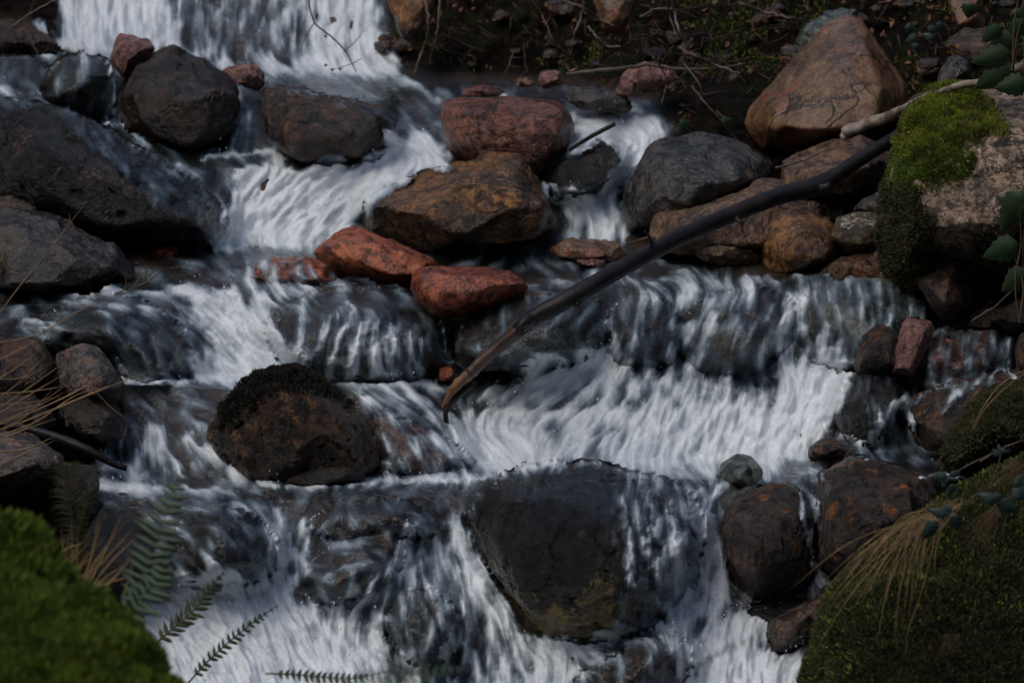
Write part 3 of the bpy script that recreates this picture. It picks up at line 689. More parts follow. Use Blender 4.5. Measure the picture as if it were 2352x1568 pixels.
for st_ in bank_st:
    u, v = st_[:2]; l = min(LM, key=lambda q: math.hypot(q[0] - u, q[1] - v)); dx, dy = u - l[0], v - l[1]
    dr_ = ('right of' if dx > 0 else 'left of') if abs(dx) > abs(dy) else ('below' if dy > 0 else 'above')
    st_ += [(dr_, l[2]), math.hypot(dx, dy)]; rank.setdefault((dr_, l[2]), []).append(st_[-1])
ORD = ['nearest', 'second nearest', 'third nearest', 'fourth nearest', 'fifth nearest', 'sixth nearest', 'seventh nearest', 'eighth nearest', 'ninth nearest', 'tenth nearest', 'eleventh nearest', 'twelfth nearest', 'thirteenth nearest', 'fourteenth nearest', 'fifteenth nearest']
for k, (u, v, s, kind, yb, o_, key, dd) in enumerate(bank_st):
    r_i = sorted(rank[key]).index(dd); cn_ = {'brown': 'brown', 'dkbrown': 'dark rust', 'dkgrey': 'dark grey'}[kind]
    lab = 'small %s half-buried stone, %s %s %s' % (cn_, ORD[min(r_i, 14)], key[0], key[1])
    rock('stone', lab, 'stone', o_, yb - .03, s * MPP * yb * .8, kind, sm=6, lvl=4, seed=200 + k, group='stones half buried in the upper bank')
# ------------------------------------------------------------------ ground: bed, banks, the hill behind, and unseen slopes shaped for the light
def soilmat():
    m, nt, out = newmat('stones_and_shaded_soil')
    tc = N(nt, "ShaderNodeTexCoord"); v = tc.outputs["Object"]
    at = N(nt, "ShaderNodeAttribute", attribute_name="bank")
    n1 = noise(nt, v, 5, 8, .65, .8); n2 = noise(nt, v, 18, 6, .7, .4); n3 = noise(nt, v, 60, 4, .7)
    vo = N(nt, "ShaderNodeTexVoronoi"); vo.inputs["Scale"].default_value = 7; L(nt, v, vo.inputs["Vector"])
    cc = mix(nt, ramp(nt, n1, .4, .6), (.016, .011, .008), (.07, .038, .022))
    hsv = N(nt, "ShaderNodeSeparateColor"); L(nt, vo.outputs["Color"], hsv.inputs[0])
    cc = mix(nt, ramp(nt, hsv.outputs[0], .55, .75), cc, (.036, .032, .03))
    cc = mix(nt, ramp(nt, n2, .56, .62), cc, (.075, .036, .022))
    ss = mix(nt, ramp(nt, n2, .42, .6), (.0022, .002, .0015), (.010, .007, .005))  # bank soil near black: shade of the recess is put into the colour
    ss = mix(nt, ramp(nt, n1, .52, .62), ss, (.01, .013, .004))
    ss = mix(nt, ramp(nt, n3, .6, .68), ss, (.035, .018, .01))
    colr = mix(nt, at.outputs["Fac"], cc, ss)
    bp = N(nt, "ShaderNodeBump"); bp.inputs["Strength"].default_value = .9; bp.inputs["Distance"].default_value = .03; L(nt, n2, bp.inputs["Height"])
    pb = N(nt, "ShaderNodeBsdfPrincipled"); L(nt, colr, pb.inputs["Base Color"]); L(nt, bp.outputs[0], pb.inputs["Normal"])
    rm = N(nt, "ShaderNodeMapRange"); rm.inputs[3].default_value = .25; rm.inputs[4].default_value = .85; L(nt, at.outputs["Fac"], rm.inputs[0]); L(nt, rm.outputs[0], pb.inputs["Roughness"])
    sp3 = N(nt, "ShaderNodeMapRange"); sp3.inputs[3].default_value = .45; sp3.inputs[4].default_value = .06; L(nt, at.outputs["Fac"], sp3.inputs[0]); L(nt, sp3.outputs[0], pb.inputs["Specular IOR Level"])
    L(nt, pb.outputs[0], out.inputs[0]); return m
M['soil'] = soilmat()

def inpoly(u, v, poly, soft=0):
    p = np.array(poly, float); ins = np.zeros(u.shape, bool); n = len(p); d = np.full(u.shape, 1e9)
    for i in range(n):
        x1, y1 = p[i]; x2, y2 = p[(i + 1) % n]
        c = ((y1 > v) != (y2 > v)) & (u < (x2 - x1) * (v - y1) / (y2 - y1 + 1e-12) + x1); ins ^= c
        if soft:
            t = np.clip(((u - x1) * (x2 - x1) + (v - y1) * (y2 - y1)) / ((x2 - x1) ** 2 + (y2 - y1) ** 2 + 1e-9), 0, 1)
            d = np.minimum(d, np.hypot(u - x1 - t * (x2 - x1), v - y1 - t * (y2 - y1)))
    if not soft: return ins.astype(float)
    return sstep(-soft, soft, np.where(ins, d, -d))
STREAM = [(150,-200),(145,120),(60,60),(-300,60),(-300,300),(100,240),(300,420),(420,560),(330,560),(300,640),(120,668),(-300,690),(-300,770),(120,790),(250,860),(285,940),(240,1030),(215,1110),(235,1180),(300,1290),(330,1350),(380,1420),(470,1700),(1850,1700),(1900,1400),(1960,1300),(2100,1110),(2300,1085),(2180,1035),(2150,990),(2420,900),(2420,750),(2100,755),(2050,640),(1740,640),(1590,600),(1440,560),(1420,440),(1500,350),(1560,300),(1500,240),(1400,205),(960,180),(905,150),(890,60),(860,-200)]

# fine bed
gu = np.arange(-330, 2700, 7.0); gv = np.arange(-280, 1880, 7.0)
U, V_ = np.meshgrid(gu, gv); Yb = base(U, V_)
bank = 1 - inpoly(U, V_, STREAM, 25)
Pb = P(U, V_, Yb + .07)
q = Pb.reshape(-1, 3)
h = .09 * fbm(q * 3.2, 4) + .05 * fbm(q * 8, 4, ridged=True)
dirs = q - np.array([0, 0, CZ]); dirs /= np.linalg.norm(dirs, axis=1)[:, None]
edge = np.minimum.reduce([sstep(-330, -120, U), sstep(2700, 2480, U) * 0 + sstep(2700, 2500, U), sstep(-280, -120, V_), np.ones_like(U)]).ravel()
h = h + bank.ravel() * (.12 * fbm(q * 2.2 + 40, 3) + .05 * fbm(q * 6 + 4, 3))
q = q - dirs * (h[:, None]) + np.array([0, 0, 1.0]) * (bank.ravel() * .02)[:, None]
H_, W_ = U.shape
idx = np.arange(H_ * W_).reshape(H_, W_)
F_ = np.stack([idx[:-1, :-1], idx[1:, :-1], idx[1:, 1:], idx[:-1, 1:]], -1).reshape(-1, 4)
bed = mesh_np('stream_bed', q, F_, M['soil'], attrs={'bank': bank.ravel()})
tag(bed, 'dark stony stream bed, and soil banks darkened for shade, under the cascade', kind='structure')

# wide ground: falls away towards the viewer, rises as a wooded-hill slope behind and to both sides
xs = np.r_[np.linspace(-60, -4, 30), np.linspace(-3.6, 3.6, 40), np.linspace(4, 60, 30)]
ys = np.r_[np.linspace(-60, 6, 40), np.linspace(6.2, 12.5, 50), np.linspace(13, 80, 50)]
X, Yg = np.meshgrid(xs, ys)
cy = [(-60,45),(-14,9),(-5,-.3),(5,.0),(6.9,.08),(7.4,.12),(8.1,.55),(8.5,.55),(9.0,.85),(9.7,.9),(10.3,1.25),(11.0,1.4),(12.2,2.3),(14,3.0),(20,4.6),(80,14)]  # rise behind the camera added to cut fill; far hill lowered for sky reflections
Zg = np.interp(Yg, [a for a, _ in cy], [b for _, b in cy]) - .3
ax = np.abs(X) - 1.7 - .0 * Yg
Zg = Zg + np.where(ax > 0, .9 * ax ** 1.05, 0) * sstep(1, 7, Yg)
Zg -= .1 * sstep(1.9, 1.2, np.abs(X)) * (Yg < 12)
gg = np.stack([X, Yg, Zg], -1).reshape(-1, 3)
gg[:, 2] += .35 * fbm(gg * .35, 4) * sstep(1.9, 4, np.abs(gg[:, 0]))
gg[:, 2] += .5 * fbm(gg * .5 + 7, 4) * sstep(12.5, 14, gg[:, 1])
H2, W2 = X.shape; idx = np.arange(H2 * W2).reshape(H2, W2)
F2 = np.stack([idx[:-1, :-1], idx[:-1, 1:], idx[1:, 1:], idx[1:, :-1]], -1).reshape(-1, 4)
gr = mesh_np('ground', gg, F2, M['soil'], attrs={'bank': np.ones(len(gg))})
tag(gr, 'hillside soil darkened for shade around the stream, with an added rise behind the camera', kind='structure')

# ------------------------------------------------------------------ flowing water
STEP = 2.5
wu = np.arange(-80, 2440, STEP); wv = np.arange(-70, 1640, STEP)
WU, WV = np.meshgrid(wu, wv); HH, WW = WU.shape
flat = np.stack([WU.ravel() / 100, WV.ravel() / 100, np.zeros(WU.size)], 1)
n0 = fbm(flat * 2.2, 3).reshape(HH, WW); n1 = fbm(flat * 2.2 + 31, 3).reshape(HH, WW)
n2 = fbm(flat * 7 + 11, 3).reshape(HH, WW); n3 = fbm(flat * 7 + 57, 3).reshape(HH, WW)
n4 = fbm(flat * 13 + 5, 3, .6).reshape(HH, WW); n5 = fbm(flat * 13 + 77, 3, .6).reshape(HH, WW)
WUw = WU + 14 * n0 + 9 * n2 + 7 * n4; WVw = WV + 14 * n1 + 9 * n3 + 7 * n5
FO = np.zeros((HH, WW)); CO = np.zeros((HH, WW)); DXs = np.zeros((HH, WW)); DYs = np.zeros((HH, WW)); WS = np.zeros((HH, WW))

def stroke(pts, w, f, cov=1.0, dirw=1.0, soft=.55):
    pts = np.array(pts, float)
    if len(pts) > 2: pts = spline(pts, 4 * len(pts))
    w0, w1 = (w, w) if not isinstance(w, tuple) else w
    W = max(w0, w1) * 2.2 + 40
    a0 = max(0, int((pts[:, 0].min() - W - wu[0]) / STEP)); a1 = min(WW, int((pts[:, 0].max() + W - wu[0]) / STEP) + 1)
    b0 = max(0, int((pts[:, 1].min() - W - wv[0]) / STEP)); b1 = min(HH, int((pts[:, 1].max() + W - wv[0]) / STEP) + 1)
    if a1 <= a0 or b1 <= b0: return
    sl = (slice(b0, b1), slice(a0, a1)); uu = WUw[sl]; vv = WVw[sl]
    best = np.full(uu.shape, 1e9); bx = np.zeros(uu.shape); by = np.zeros(uu.shape)
    n = len(pts)
    for i in range(n - 1):
        x1, y1 = pts[i]; x2, y2 = pts[i + 1]; L2 = (x2 - x1) ** 2 + (y2 - y1) ** 2 + 1e-9
        t = ((uu - x1) * (x2 - x1) + (vv - y1) * (y2 - y1)) / L2; t = np.clip(t, 0, 1)
        ww = w0 + (w1 - w0) * (i + t) / (n - 1)
        d = np.hypot(uu - x1 - t * (x2 - x1), vv - y1 - t * (y2 - y1)) / ww
        k = d < best; best = np.where(k, d, best); l = math.sqrt(L2)
        bx = np.where(k, (x2 - x1) / l, bx); by = np.where(k, (y2 - y1) / l, by)
    pr = sstep(1.55, .2, best)
    FO[sl] = 1 - (1 - FO[sl]) * (1 - min(f, 1) * .86 * pr); CO[sl] = np.maximum(CO[sl], cov * pr)
    gw = np.exp(-(best / 1.5) ** 2) * dirw
    DXs[sl] += bx * gw; DYs[sl] += by * gw; WS[sl] += gw
S_ = stroke
#--- top waterfall
for x, f in ((165,.9),(215,.95),(265,.95),(320,.9),(372,.7),(420,.55),(470,.5),(520,.55),(575,.5),(630,.6),(690,.7),(745,.8),(800,.82),(850,.6)):
    S_([(x + 4, -70), (x, 20), (x - 4, 95 + (50 if x > 390 else 0))], 30, f)
S_([(180,95),(250,112)], 16, .8); S_([(690,140),(780,158),(900,162)], 16, .85); S_([(840,90),(900,150)], 24, .8)
S_([(420,120),(520,150),(640,150)], 12, .45)
S_([(85,55),(92,90),(100,115)], 15, .75); S_([(50,122),(110,126)], 7, .85); S_([(115,70),(140,110)], 8, .3)
S_([(5,208),(45,222),(100,215)], 12, .7); S_([(250,145),(258,200),(250,275)], (8,14), .5)
S_([(235,120),(252,150)], 10, .35); S_([(130,135),(110,190),(105,230)], 14, .22); S_([(200,130),(205,190),(200,250)], 20, .22)
S_([(240,283),(290,297),(340,335),(375,362),(425,392)], (6,4), .62)
S_([(250,300),(330,350),(420,410),(510,470)], 22, .13); S_([(420,400),(480,430),(525,490)], 22, .2)
S_([(555,195),(565,250),(555,310),(545,350)], (12,24), .52)
S_([(465,367),(530,353),(600,352),(665,362)], 4, .9); S_([(480,385),(560,378),(640,378)], 12, .12)
#--- upper slide into the white chute
S_([(620,172),(760,190),(880,225),(990,285)], 34, .3); S_([(885,182),(950,195),(1005,240)], 14, .55)
S_([(700,180),(830,225),(940,290),(1000,350)], 12, .5); S_([(800,185),(900,235),(990,300)], 8, .55); S_([(760,205),(880,265),(960,330)], 7, .45)
S_([(905,250),(945,300),(1010,355)], 26, .75); S_([(900,320),(960,345),(1020,375)], 20, .9)
S_([(1000,345),(950,375),(880,400),(800,450),(730,510),(670,560)], (22,46), 1.05)
S_([(640,385),(600,430),(560,490),(520,560)], (26,40), 1.0); S_([(760,392),(700,440),(640,500),(590,562)], (36,48), 1.05)
S_([(860,400),(800,470),(760,520),(720,550)], 34, .95); S_([(850,370),(900,350),(960,330)], 18, .9)
S_([(930,410),(880,440),(840,490)], 14, .4)
S_([(480,525),(488,568)], 6, .8); S_([(500,565),(600,568),(690,562)], 8, .9); S_([(413,543),(425,562)], 9, .75); S_([(430,562),(470,568)], 4, .4)
#--- upper right foam
S_([(1320,275),(1400,268),(1470,262)], 14, .85); S_([(1470,265),(1500,300),(1490,340),(1450,380),(1410,420)], (26,24), .85)
S_([(1340,300),(1400,300),(1450,310)], 22, .75); S_([(1290,350),(1330,345),(1370,320)], 12, .7); S_([(1410,420),(1380,440)], 20, .4)
S_([(1265,445),(1310,480),(1320,540)], 22, .7); S_([(1320,452),(1370,490),(1380,545)], 26, .8); S_([(1400,468),(1425,500),(1425,540)], 20, .65)
S_([(1080,212),(1160,214)], 5, .5); S_([(1300,205),(1380,215),(1450,235)], 10, .18); S_([(1640,300),(1690,290)], 7, .4)
#--- brown pool behind the red rocks
S_([(1300,560),(1180,580),(1080,600),(1010,600)], 30, .1); S_([(1060,570),(1180,590),(1320,610)], 16, .14); S_([(1480,570),(1420,600),(1360,625)], 30, .16)
S_([(560,575),(640,572),(740,560)], 12, .12); S_([(320,600),(450,600),(560,590)], 26, .12); S_([(340,625),(480,640),(560,650)], 22, .2)
S_([(350,595),(380,630)], 18, .3); S_([(290,630),(312,655)], 9, .65)
#--- left riffle
S_([(-60,700),(60,690),(180,690),(300,690)], 34, .24); S_([(115,665),(215,682)], 6, .6); S_([(240,670),(400,672)], 9, .45)
S_([(40,748),(75,762),(100,775)], 9, .75); S_([(100,745),(135,760),(185,752)], 7, .6); S_([(60,740),(100,735),(180,740)], 8, .35)
S_([(240,690),(340,720),(430,790)], 30, .16); S_([(300,700),(360,770),(370,850)], 26, .16); S_([(250,740),(260,800),(280,850)], 20, .08)
#--- middle left falls
S_([(380,668),(460,668),(540,672)], 10, .65); S_([(430,672),(480,705),(540,760),(600,820),(660,855)], (26,26), .75); S_([(520,675),(560,740),(620,800),(670,845)], (30,22), .8)
S_([(590,690),(600,740),(640,790)], 22, .7); S_([(440,720),(480,750),(520,790)], 16, .5)
S_([(450,815),(460,862)], 20, .9); S_([(500,820),(515,865)], 26, .95); S_([(560,840),(600,868)], 24, .9)
S_([(575,625),(575,655)], 14, .55); S_([(620,620),(625,655)], 22, .45); S_([(690,628),(720,655)], 26, .5); S_([(760,640),(790,662)], 18, .42)
S_([(620,690),(700,685),(780,690)], 16, .45); S_([(700,690),(690,760),(682,840)], 6, .75); S_([(640,690),(640,730)], 12, .45); S_([(720,690),(715,730)], 9, .45)
S_([(800,690),(745,760),(705,840)], (7,12), .75); S_([(815,700),(780,780),(755,860)], (7,14), .8); S_([(840,740),(815,800),(800,870)], (8,14), .75)
S_([(870,750),(860,810),(855,875)], 13, .7); S_([(905,755),(900,810),(898,875)], 11, .72); S_([(940,765),(940,820),(942,875)], 11, .6); S_([(968,780),(968,870)], 7, .5)
S_([(1012,738),(1025,790),(1030,840)], (5,8), .65); S_([(760,700),(850,690),(940,700)], 20, .14)
#--- pool line, middle left
S_([(276,852),(288,868),(350,873),(450,876),(540,870),(600,862)], 6, 1.1); S_([(278,856),(292,880)], 10, .9)
S_([(760,872),(850,880),(950,882),(1010,892)], 10, .62); S_([(1040,835),(1080,850),(990,880)], 8, .4)
S_([(290,895),(380,920),(470,930),(540,900)], 26, .2); S_([(300,930),(360,960),(380,1010)], 16, .26); S_([(400,930),(450,980),(480,1020)], 20, .24)
S_([(345,990),(330,1040),(320,1090)], 12, .6); S_([(370,1000),(400,1050),(412,1095)], 12, .6); S_([(360,1000),(362,1090)], 20, .42)
S_([(440,1010),(490,1050),(545,1105)], (16,20), .62); S_([(270,1000),(250,1040),(240,1075)], 14, .5); S_([(430,1040),(440,1100)], 8, .3)
S_([(218,1112),(260,1118),(330,1122)], 13, 1.05); S_([(230,1060),(270,1075),(310,1105)], 16, .85); S_([(330,1122),(420,1128),(520,1130),(600,1125)], 6, .65)
S_([(592,1106),(640,1114)], 6, 1.0); S_([(660,1120),(760,1110),(900,1102),(1050,1098),(1160,1092)], 7, .82)
S_([(880,1065),(900,1090)], 12, .55); S_([(920,1060),(935,1090)], 12, .5)
#--- central slide
S_([(800,888),(870,930),(940,1000),(985,1085)], (10,20), .38); S_([(830,885),(930,930),(1010,980),(1090,1060)], (16,20), .42)
S_([(900,900),(1000,920),(1030,960)], 20, .3); S_([(960,985),(1020,1030),(1080,1085)], 14, .35); S_([(870,950),(895,1040)], 6, .45)
#--- big right fall
S_([(1400,800),(1340,860),(1240,910),(1130,960),(1050,990)], (22,24), .66); S_([(1210,830),(1270,815),(1370,810)], 16, .7); S_([(1230,850),(1180,890),(1120,920)], 18, .5)
S_([(1430,860),(1390,930),(1320,1000),(1270,1060)], (34,40), .72); S_([(1510,870),(1490,950),(1440,1050)], 34, .72); S_([(1590,870),(1570,950),(1530,1055)], 34, .75)
S_([(1670,900),(1650,980),(1620,1055)], 34, .85); S_([(1740,930),(1720,1000),(1690,1058)], 26, .9)
S_([(1900,840),(1860,900),(1810,970),(1760,1045)], (36,44), 1.12); S_([(1930,900),(1890,970),(1850,1035)], 22, .95); S_([(1800,860),(1840,880)], 26, .85)
S_([(1830,700),(1800,770),(1800,850)], (12,26), .66); S_([(1730,900),(1760,870)], 14, .5)
S_([(1060,1000),(1130,1010),(1210,1050),(1275,1078)], 26, .9); S_([(1070,960),(1120,985),(1180,1010)], 18, .6); S_([(1080,1030),(1140,1075),(1200,1080)], 20, .9)
S_([(1560,690),(1545,760),(1530,830)], 9, .55); S_([(1620,690),(1590,750),(1570,800)], 9, .45); S_([(1680,680),(1640,740),(1600,790)], 12, .3); S_([(1760,700),(1740,770),(1740,830)], 14, .25)
S_([(1400,740),(1420,800),(1400,860)], 8, .5); S_([(1440,690),(1470,750),(1480,830)], 16, .18)
S_([(1420,640),(1500,650),(1590,660),(1690,655),(1790,642)], 12, .5); S_([(1215,655),(1290,650),(1370,640)], 8, .55); S_([(1500,600),(1580,625),(1650,650)], 12, .4); S_([(1490,668),(1540,690)], 12, .42)
S_([(1800,640),(1880,632),(1960,630)], 5, .5)
for x in (1860,1910,1960,2010,2060,2105): S_([(x,650),(x + 4,720),(x + 2,820)], 16, .17)  # faint streaks: bluish sheen on the dome's film painted as foam
S_([(1865,850),(1880,900)], 7, .5); S_([(1880,780),(1900,850)], 6, .5); S_([(1950,830),(1935,860)], 14, .5); S_([(1830,690),(1838,760)], 10, .4)
S_([(1290,1064),(1400,1062),(1520,1062),(1640,1056),(1760,1058),(1850,1046)], 8, .8); S_([(1360,1078),(1500,1085),(1620,1095)], 14, .3); S_([(1560,1080),(1640,1088)], 14, .42)
S_([(1760,1080),(1880,1088)], 16, .25); S_([(1270,1070),(1210,1080),(1150,1095)], 12, .8)
S_([(1520,640),(1600,600),(1700,590)], 14, .12)
S_([(2088,905),(2030,965),(2010,1018)], (8,22), .5); S_([(2085,960),(2095,1025)], 14, .66); S_([(2050,975),(2055,1022)], 18, .5)
S_([(1985,1022),(2060,1030),(2170,1034)], 5, .85); S_([(1930,1000),(1990,1022)], 7, .8); S_([(1945,1040),(2050,1055),(2150,1062)], 12, .25)
S_([(2115,1096),(2180,1092),(2255,1095)], 4.5, .95)
for x in (2110,2150,2190,2235,2280): S_([(x,760),(x - 4,820),(x - 6,880)], 11, .2)
S_([(2325,780),(2312,850)], 7, .7); S_([(2305,850),(2330,870)], 7, .6); S_([(2180,880),(2120,900),(2070,950)], 10, .3); S_([(2290,850),(2220,890),(2160,940)], 9, .38); S_([(2250,756),(2262,775)], 6, .5)
S_([(2300,900),(2310,940)], 8, .3)
#--- lower tier
S_([(240,1140),(350,1150),(480,1165),(600,1180)], 20, .26); S_([(420,1140),(520,1150),(610,1190)], 18, .2); S_([(640,1135),(620,1180),(630,1230)], 18, .3)
S_([(1080,1110),(960,1120),(840,1140),(740,1190),(700,1230)], 20, .2); S_([(1100,1130),(1060,1180),(1030,1210)], 20, .2); S_([(900,1115),(780,1135),(690,1180)], 14, .26)
S_([(760,1150),(880,1170),(990,1195)], 20, .14)
S_([(380,1195),(430,1240),(500,1300)], 11, .7); S_([(420,1200),(500,1190),(600,1240)], 26, .15); S_([(340,1200),(370,1280),(400,1330)], 22, .35)
S_([(640,1190),(650,1260),(640,1330),(600,1400)], (22,40), .72); S_([(705,1200),(700,1260),(690,1330)], 16, .68)
S_([(480,1310),(560,1360),(640,1430),(720,1520),(800,1620)], (26,60), .92); S_([(320,1360),(420,1400),(520,1470),(580,1620)], 56, .85); S_([(620,1400),(680,1480),(740,1620)], 50, .85)
S_([(700,1400),(740,1450),(800,1540),(850,1620)], 40, .8); S_([(330,1380),(430,1370),(520,1340)], 20, .6); S_([(420,1500),(440,1620)], 50, .8)
S_([(940,1220),(925,1290),(880,1350),(820,1400),(780,1460)], (18,26), .66); S_([(990,1225),(1000,1290),(1010,1350)], 18, .62); S_([(850,1340),(800,1370),(760,1420)], 20, .5)
S_([(1040,1195),(1060,1260),(1120,1340),(1180,1420),(1220,1490)], (16,26), .7); S_([(1060,1230),(1080,1300),(1110,1400),(1130,1500),(1140,1620)], 22, .58)
S_([(960,1260),(950,1330),(930,1400)], 12, .5); S_([(1080,1300),(1070,1400),(1080,1500),(1080,1620)], 18, .62); S_([(1000,1350),(1030,1440),(1030,1540),(1030,1620)], 16, .55)
S_([(870,1380),(860,1460),(880,1540),(900,1620)], 22, .6); S_([(940,1510),(960,1620)], 26, .6); S_([(1180,1420),(1200,1500),(1210,1620)], 24, .55)
S_([(1300,1450),(1380,1440),(1440,1430)], 8, .4); S_([(1250,1500),(1330,1480),(1400,1470)], 22, .7); S_([(1300,1500),(1280,1560),(1260,1620)], 34, .78); S_([(1400,1440),(1460,1450),(1520,1440)], 14, .5)
#--- falls over the right shoulder of the great boulder
S_([(1425,1140),(1440,1200),(1450,1280),(1448,1345)], (5,10), .62); S_([(1465,1150),(1485,1230),(1490,1310)], (7,12), .6); S_([(1500,1160),(1515,1240),(1520,1330)], (7,14), .62)
S_([(1540,1155),(1558,1250),(1560,1350),(1550,1440)], (9,18), .7); S_([(1585,1160),(1605,1250),(1600,1350),(1580,1440)], (9,18), .7); S_([(1430,1280),(1460,1350)], 7, .5)
S_([(1640,1115),(1615,1180),(1640,1260),(1650,1350),(1645,1430),(1620,1520)], (16,28), .78); S_([(1620,1200),(1620,1300),(1600,1400),(1590,1500)], 22, .6); S_([(1540,1400),(1560,1480),(1580,1620)], 24, .6)
S_([(1680,1130),(1640,1160)], 12, .5); S_([(1560,1120),(1620,1140)], 12, .3)
S_([(1842,1130),(1850,1200),(1866,1270),(1890,1340)], (6,10), .66); S_([(1858,1120),(1875,1170),(1862,1240)], 7, .5); S_([(1880,1300),(1905,1345)], 9, .4); S_([(1830,1120),(1860,1118)], 10, .3)
S_([(1800,1392),(1750,1410),(1700,1450),(1670,1520)], (20,36), .92); S_([(1700,1440),(1680,1520),(1670,1620)], 36, .85); S_([(1850,1490),(1800,1540),(1780,1620)], 36, 1.05); S_([(1720,1500),(1740,1620)], 30, .9)
S_([(1640,1500),(1620,1620)], 34, .8)

#--- broad thin foam under the bright strands
for p_, w_, f_ in (([(1400,850),(1300,930),(1200,1000),(1180,1060)], 60, .55), ([(1560,860),(1520,960),(1480,1060)], 80, .6), ([(1700,880),(1680,970),(1650,1060)], 60, .6), ([(1860,830),(1800,940),(1740,1050)], 60, .6),
  ([(1150,940),(1120,1000),(1180,1060)], 50, .5), ([(420,690),(520,770),(640,850)], 55, .5), ([(620,650),(700,720),(680,820)], 40, .35), ([(860,760),(860,870)], 70, .45),
  ([(300,1380),(480,1450),(640,1620)], 110, .6), ([(640,1220),(620,1320),(660,1450)], 45, .5), ([(820,1420),(800,1520),(820,1640)], 80, .55), ([(960,1260),(980,1400),(960,1640)], 60, .42), ([(1080,1250),(1150,1400),(1200,1640)], 70, .5),
  ([(1300,1500),(1290,1640)], 70, .55), ([(1590,1180),(1600,1350),(1590,1640)], 60, .5), ([(1720,1440),(1700,1640)], 80, .6), ([(330,1000),(350,1090)], 60, .35), ([(460,1020),(520,1100)], 40, .35),
  ([(620,-70),(620,120)], 90, .45), ([(300,-70),(290,110)], 120, .6), ([(780,-70),(800,150)], 70, .5), ([(640,180),(820,230),(980,330)], 40, .25), ([(1380,290),(1470,320),(1430,400)], 40, .55), ([(1350,460),(1370,540)], 55, .45),
  ([(600,170),(760,180),(900,200)], 24, .22), ([(1680,620),(1600,700),(1560,800)], 70, .22), ([(1900,650),(1960,740),(1960,840)], 120, .12), ([(900,900),(1000,980),(1060,1080)], 60, .22), ([(340,910),(420,960),(440,1010)], 60, .16),
  ([(150,700),(300,700),(420,760)], 50, .14), ([(500,1130),(540,1200),(520,1280)], 90, .12), ([(1500,1085),(1300,1085)], 30, .25), ([(2020,940),(2050,1020)], 50, .28), ([(2200,770),(2180,870)], 90, .14), ([(1480,1130),(1520,1280)], 50, .2)):
    S_(p_, w_, f_ * .62, cov=.3 if f_ < .3 else .6, dirw=.5)
def region(poly, f, soft=14, cov=1.0):
    p = np.array(poly, float); a0 = max(0, int((p[:, 0].min() - 60 - wu[0]) / STEP)); a1 = min(WW, int((p[:, 0].max() + 60 - wu[0]) / STEP)); b0 = max(0, int((p[:, 1].min() - 60 - wv[0]) / STEP)); b1 = min(HH, int((p[:, 1].max() + 60 - wv[0]) / STEP))
    sl = (slice(b0, b1), slice(a0, a1)); m_ = inpoly(WUw[sl], WVw[sl], poly, soft)
    if f >= 0: FO[sl] = 1 - (1 - FO[sl]) * (1 - f * m_); CO[sl] = np.maximum(CO[sl], cov * m_)
    else: FO[sl] = FO[sl] * (1 + f * m_)
for p_, e_ in (([(590,172),(880,180),(1000,235),(1000,295),(930,300),(780,260),(600,215)], -.78), ([(400,-90),(700,-90),(690,150),(420,140)], -.25), ([(1115,1215),(1140,1290),(1215,1370),(1260,1440),(1330,1470),(1400,1450),(1420,1300),(1200,1200)], -.97), ([(320,575),(700,575),(720,598),(590,602),(555,655),(320,660)], -.75), ([(1010,572),(1250,572),(1240,640),(1050,615)], -.8), ([(1450,560),(1760,598),(1700,625),(1450,595)], -.5), ([(300,888),(520,882),(500,970),(330,970)], -.5),
  ([(230,1134),(640,1128),(1080,1112),(1010,1200),(730,1215),(650,1170),(400,1178)], -.3), ([(1080,1230),(1092,1120),(1180,1064),(1340,1054),(1430,1066),(1428,1330),(1400,1440),(1200,1450)], -1), ([(1840,655),(2110,650),(2140,740),(2060,830),(1900,830),(1850,740)], -.3),
  ([(80,250),(230,300),(500,480),(480,560),(-60,560),(-60,250)], -.8), ([(640,690),(860,665),(960,700),(900,745),(760,740),(660,800),(620,760)], -.45), ([(1400,690),(1520,690),(1540,800),(1430,830)], -.25), ([(700,1320),(740,1270),(900,1245),(900,1300),(760,1390)], -.35),
  ([(400,1210),(520,1180),(620,1230),(600,1310),(470,1320)], -.35), ([(1560,690),(1760,670),(1800,760),(1700,800),(1590,790)], -.2), ([(395,575),(400,545),(500,575),(720,570),(700,600),(420,600)], -.8), ([(400,40),(620,30),(660,90),(560,120),(430,110)], -.35), ([(60,160),(240,140),(250,260),(80,230)], -.5), ([(900,1380),(980,1350),(1030,1420),(960,1510),(910,1490)], -.6),
  ([(1700,870),(1790,880),(1740,940),(1700,930)], -.5), ([(1440,800),(1700,790),(1740,850),(1560,870),(1460,860)], -.45), ([(1060,740),(1380,690),(1400,800),(1240,830),(1080,830)], -.9), ([(120,720),(400,730),(430,860),(260,850)], -.6)):
    region(p_, e_, 12)
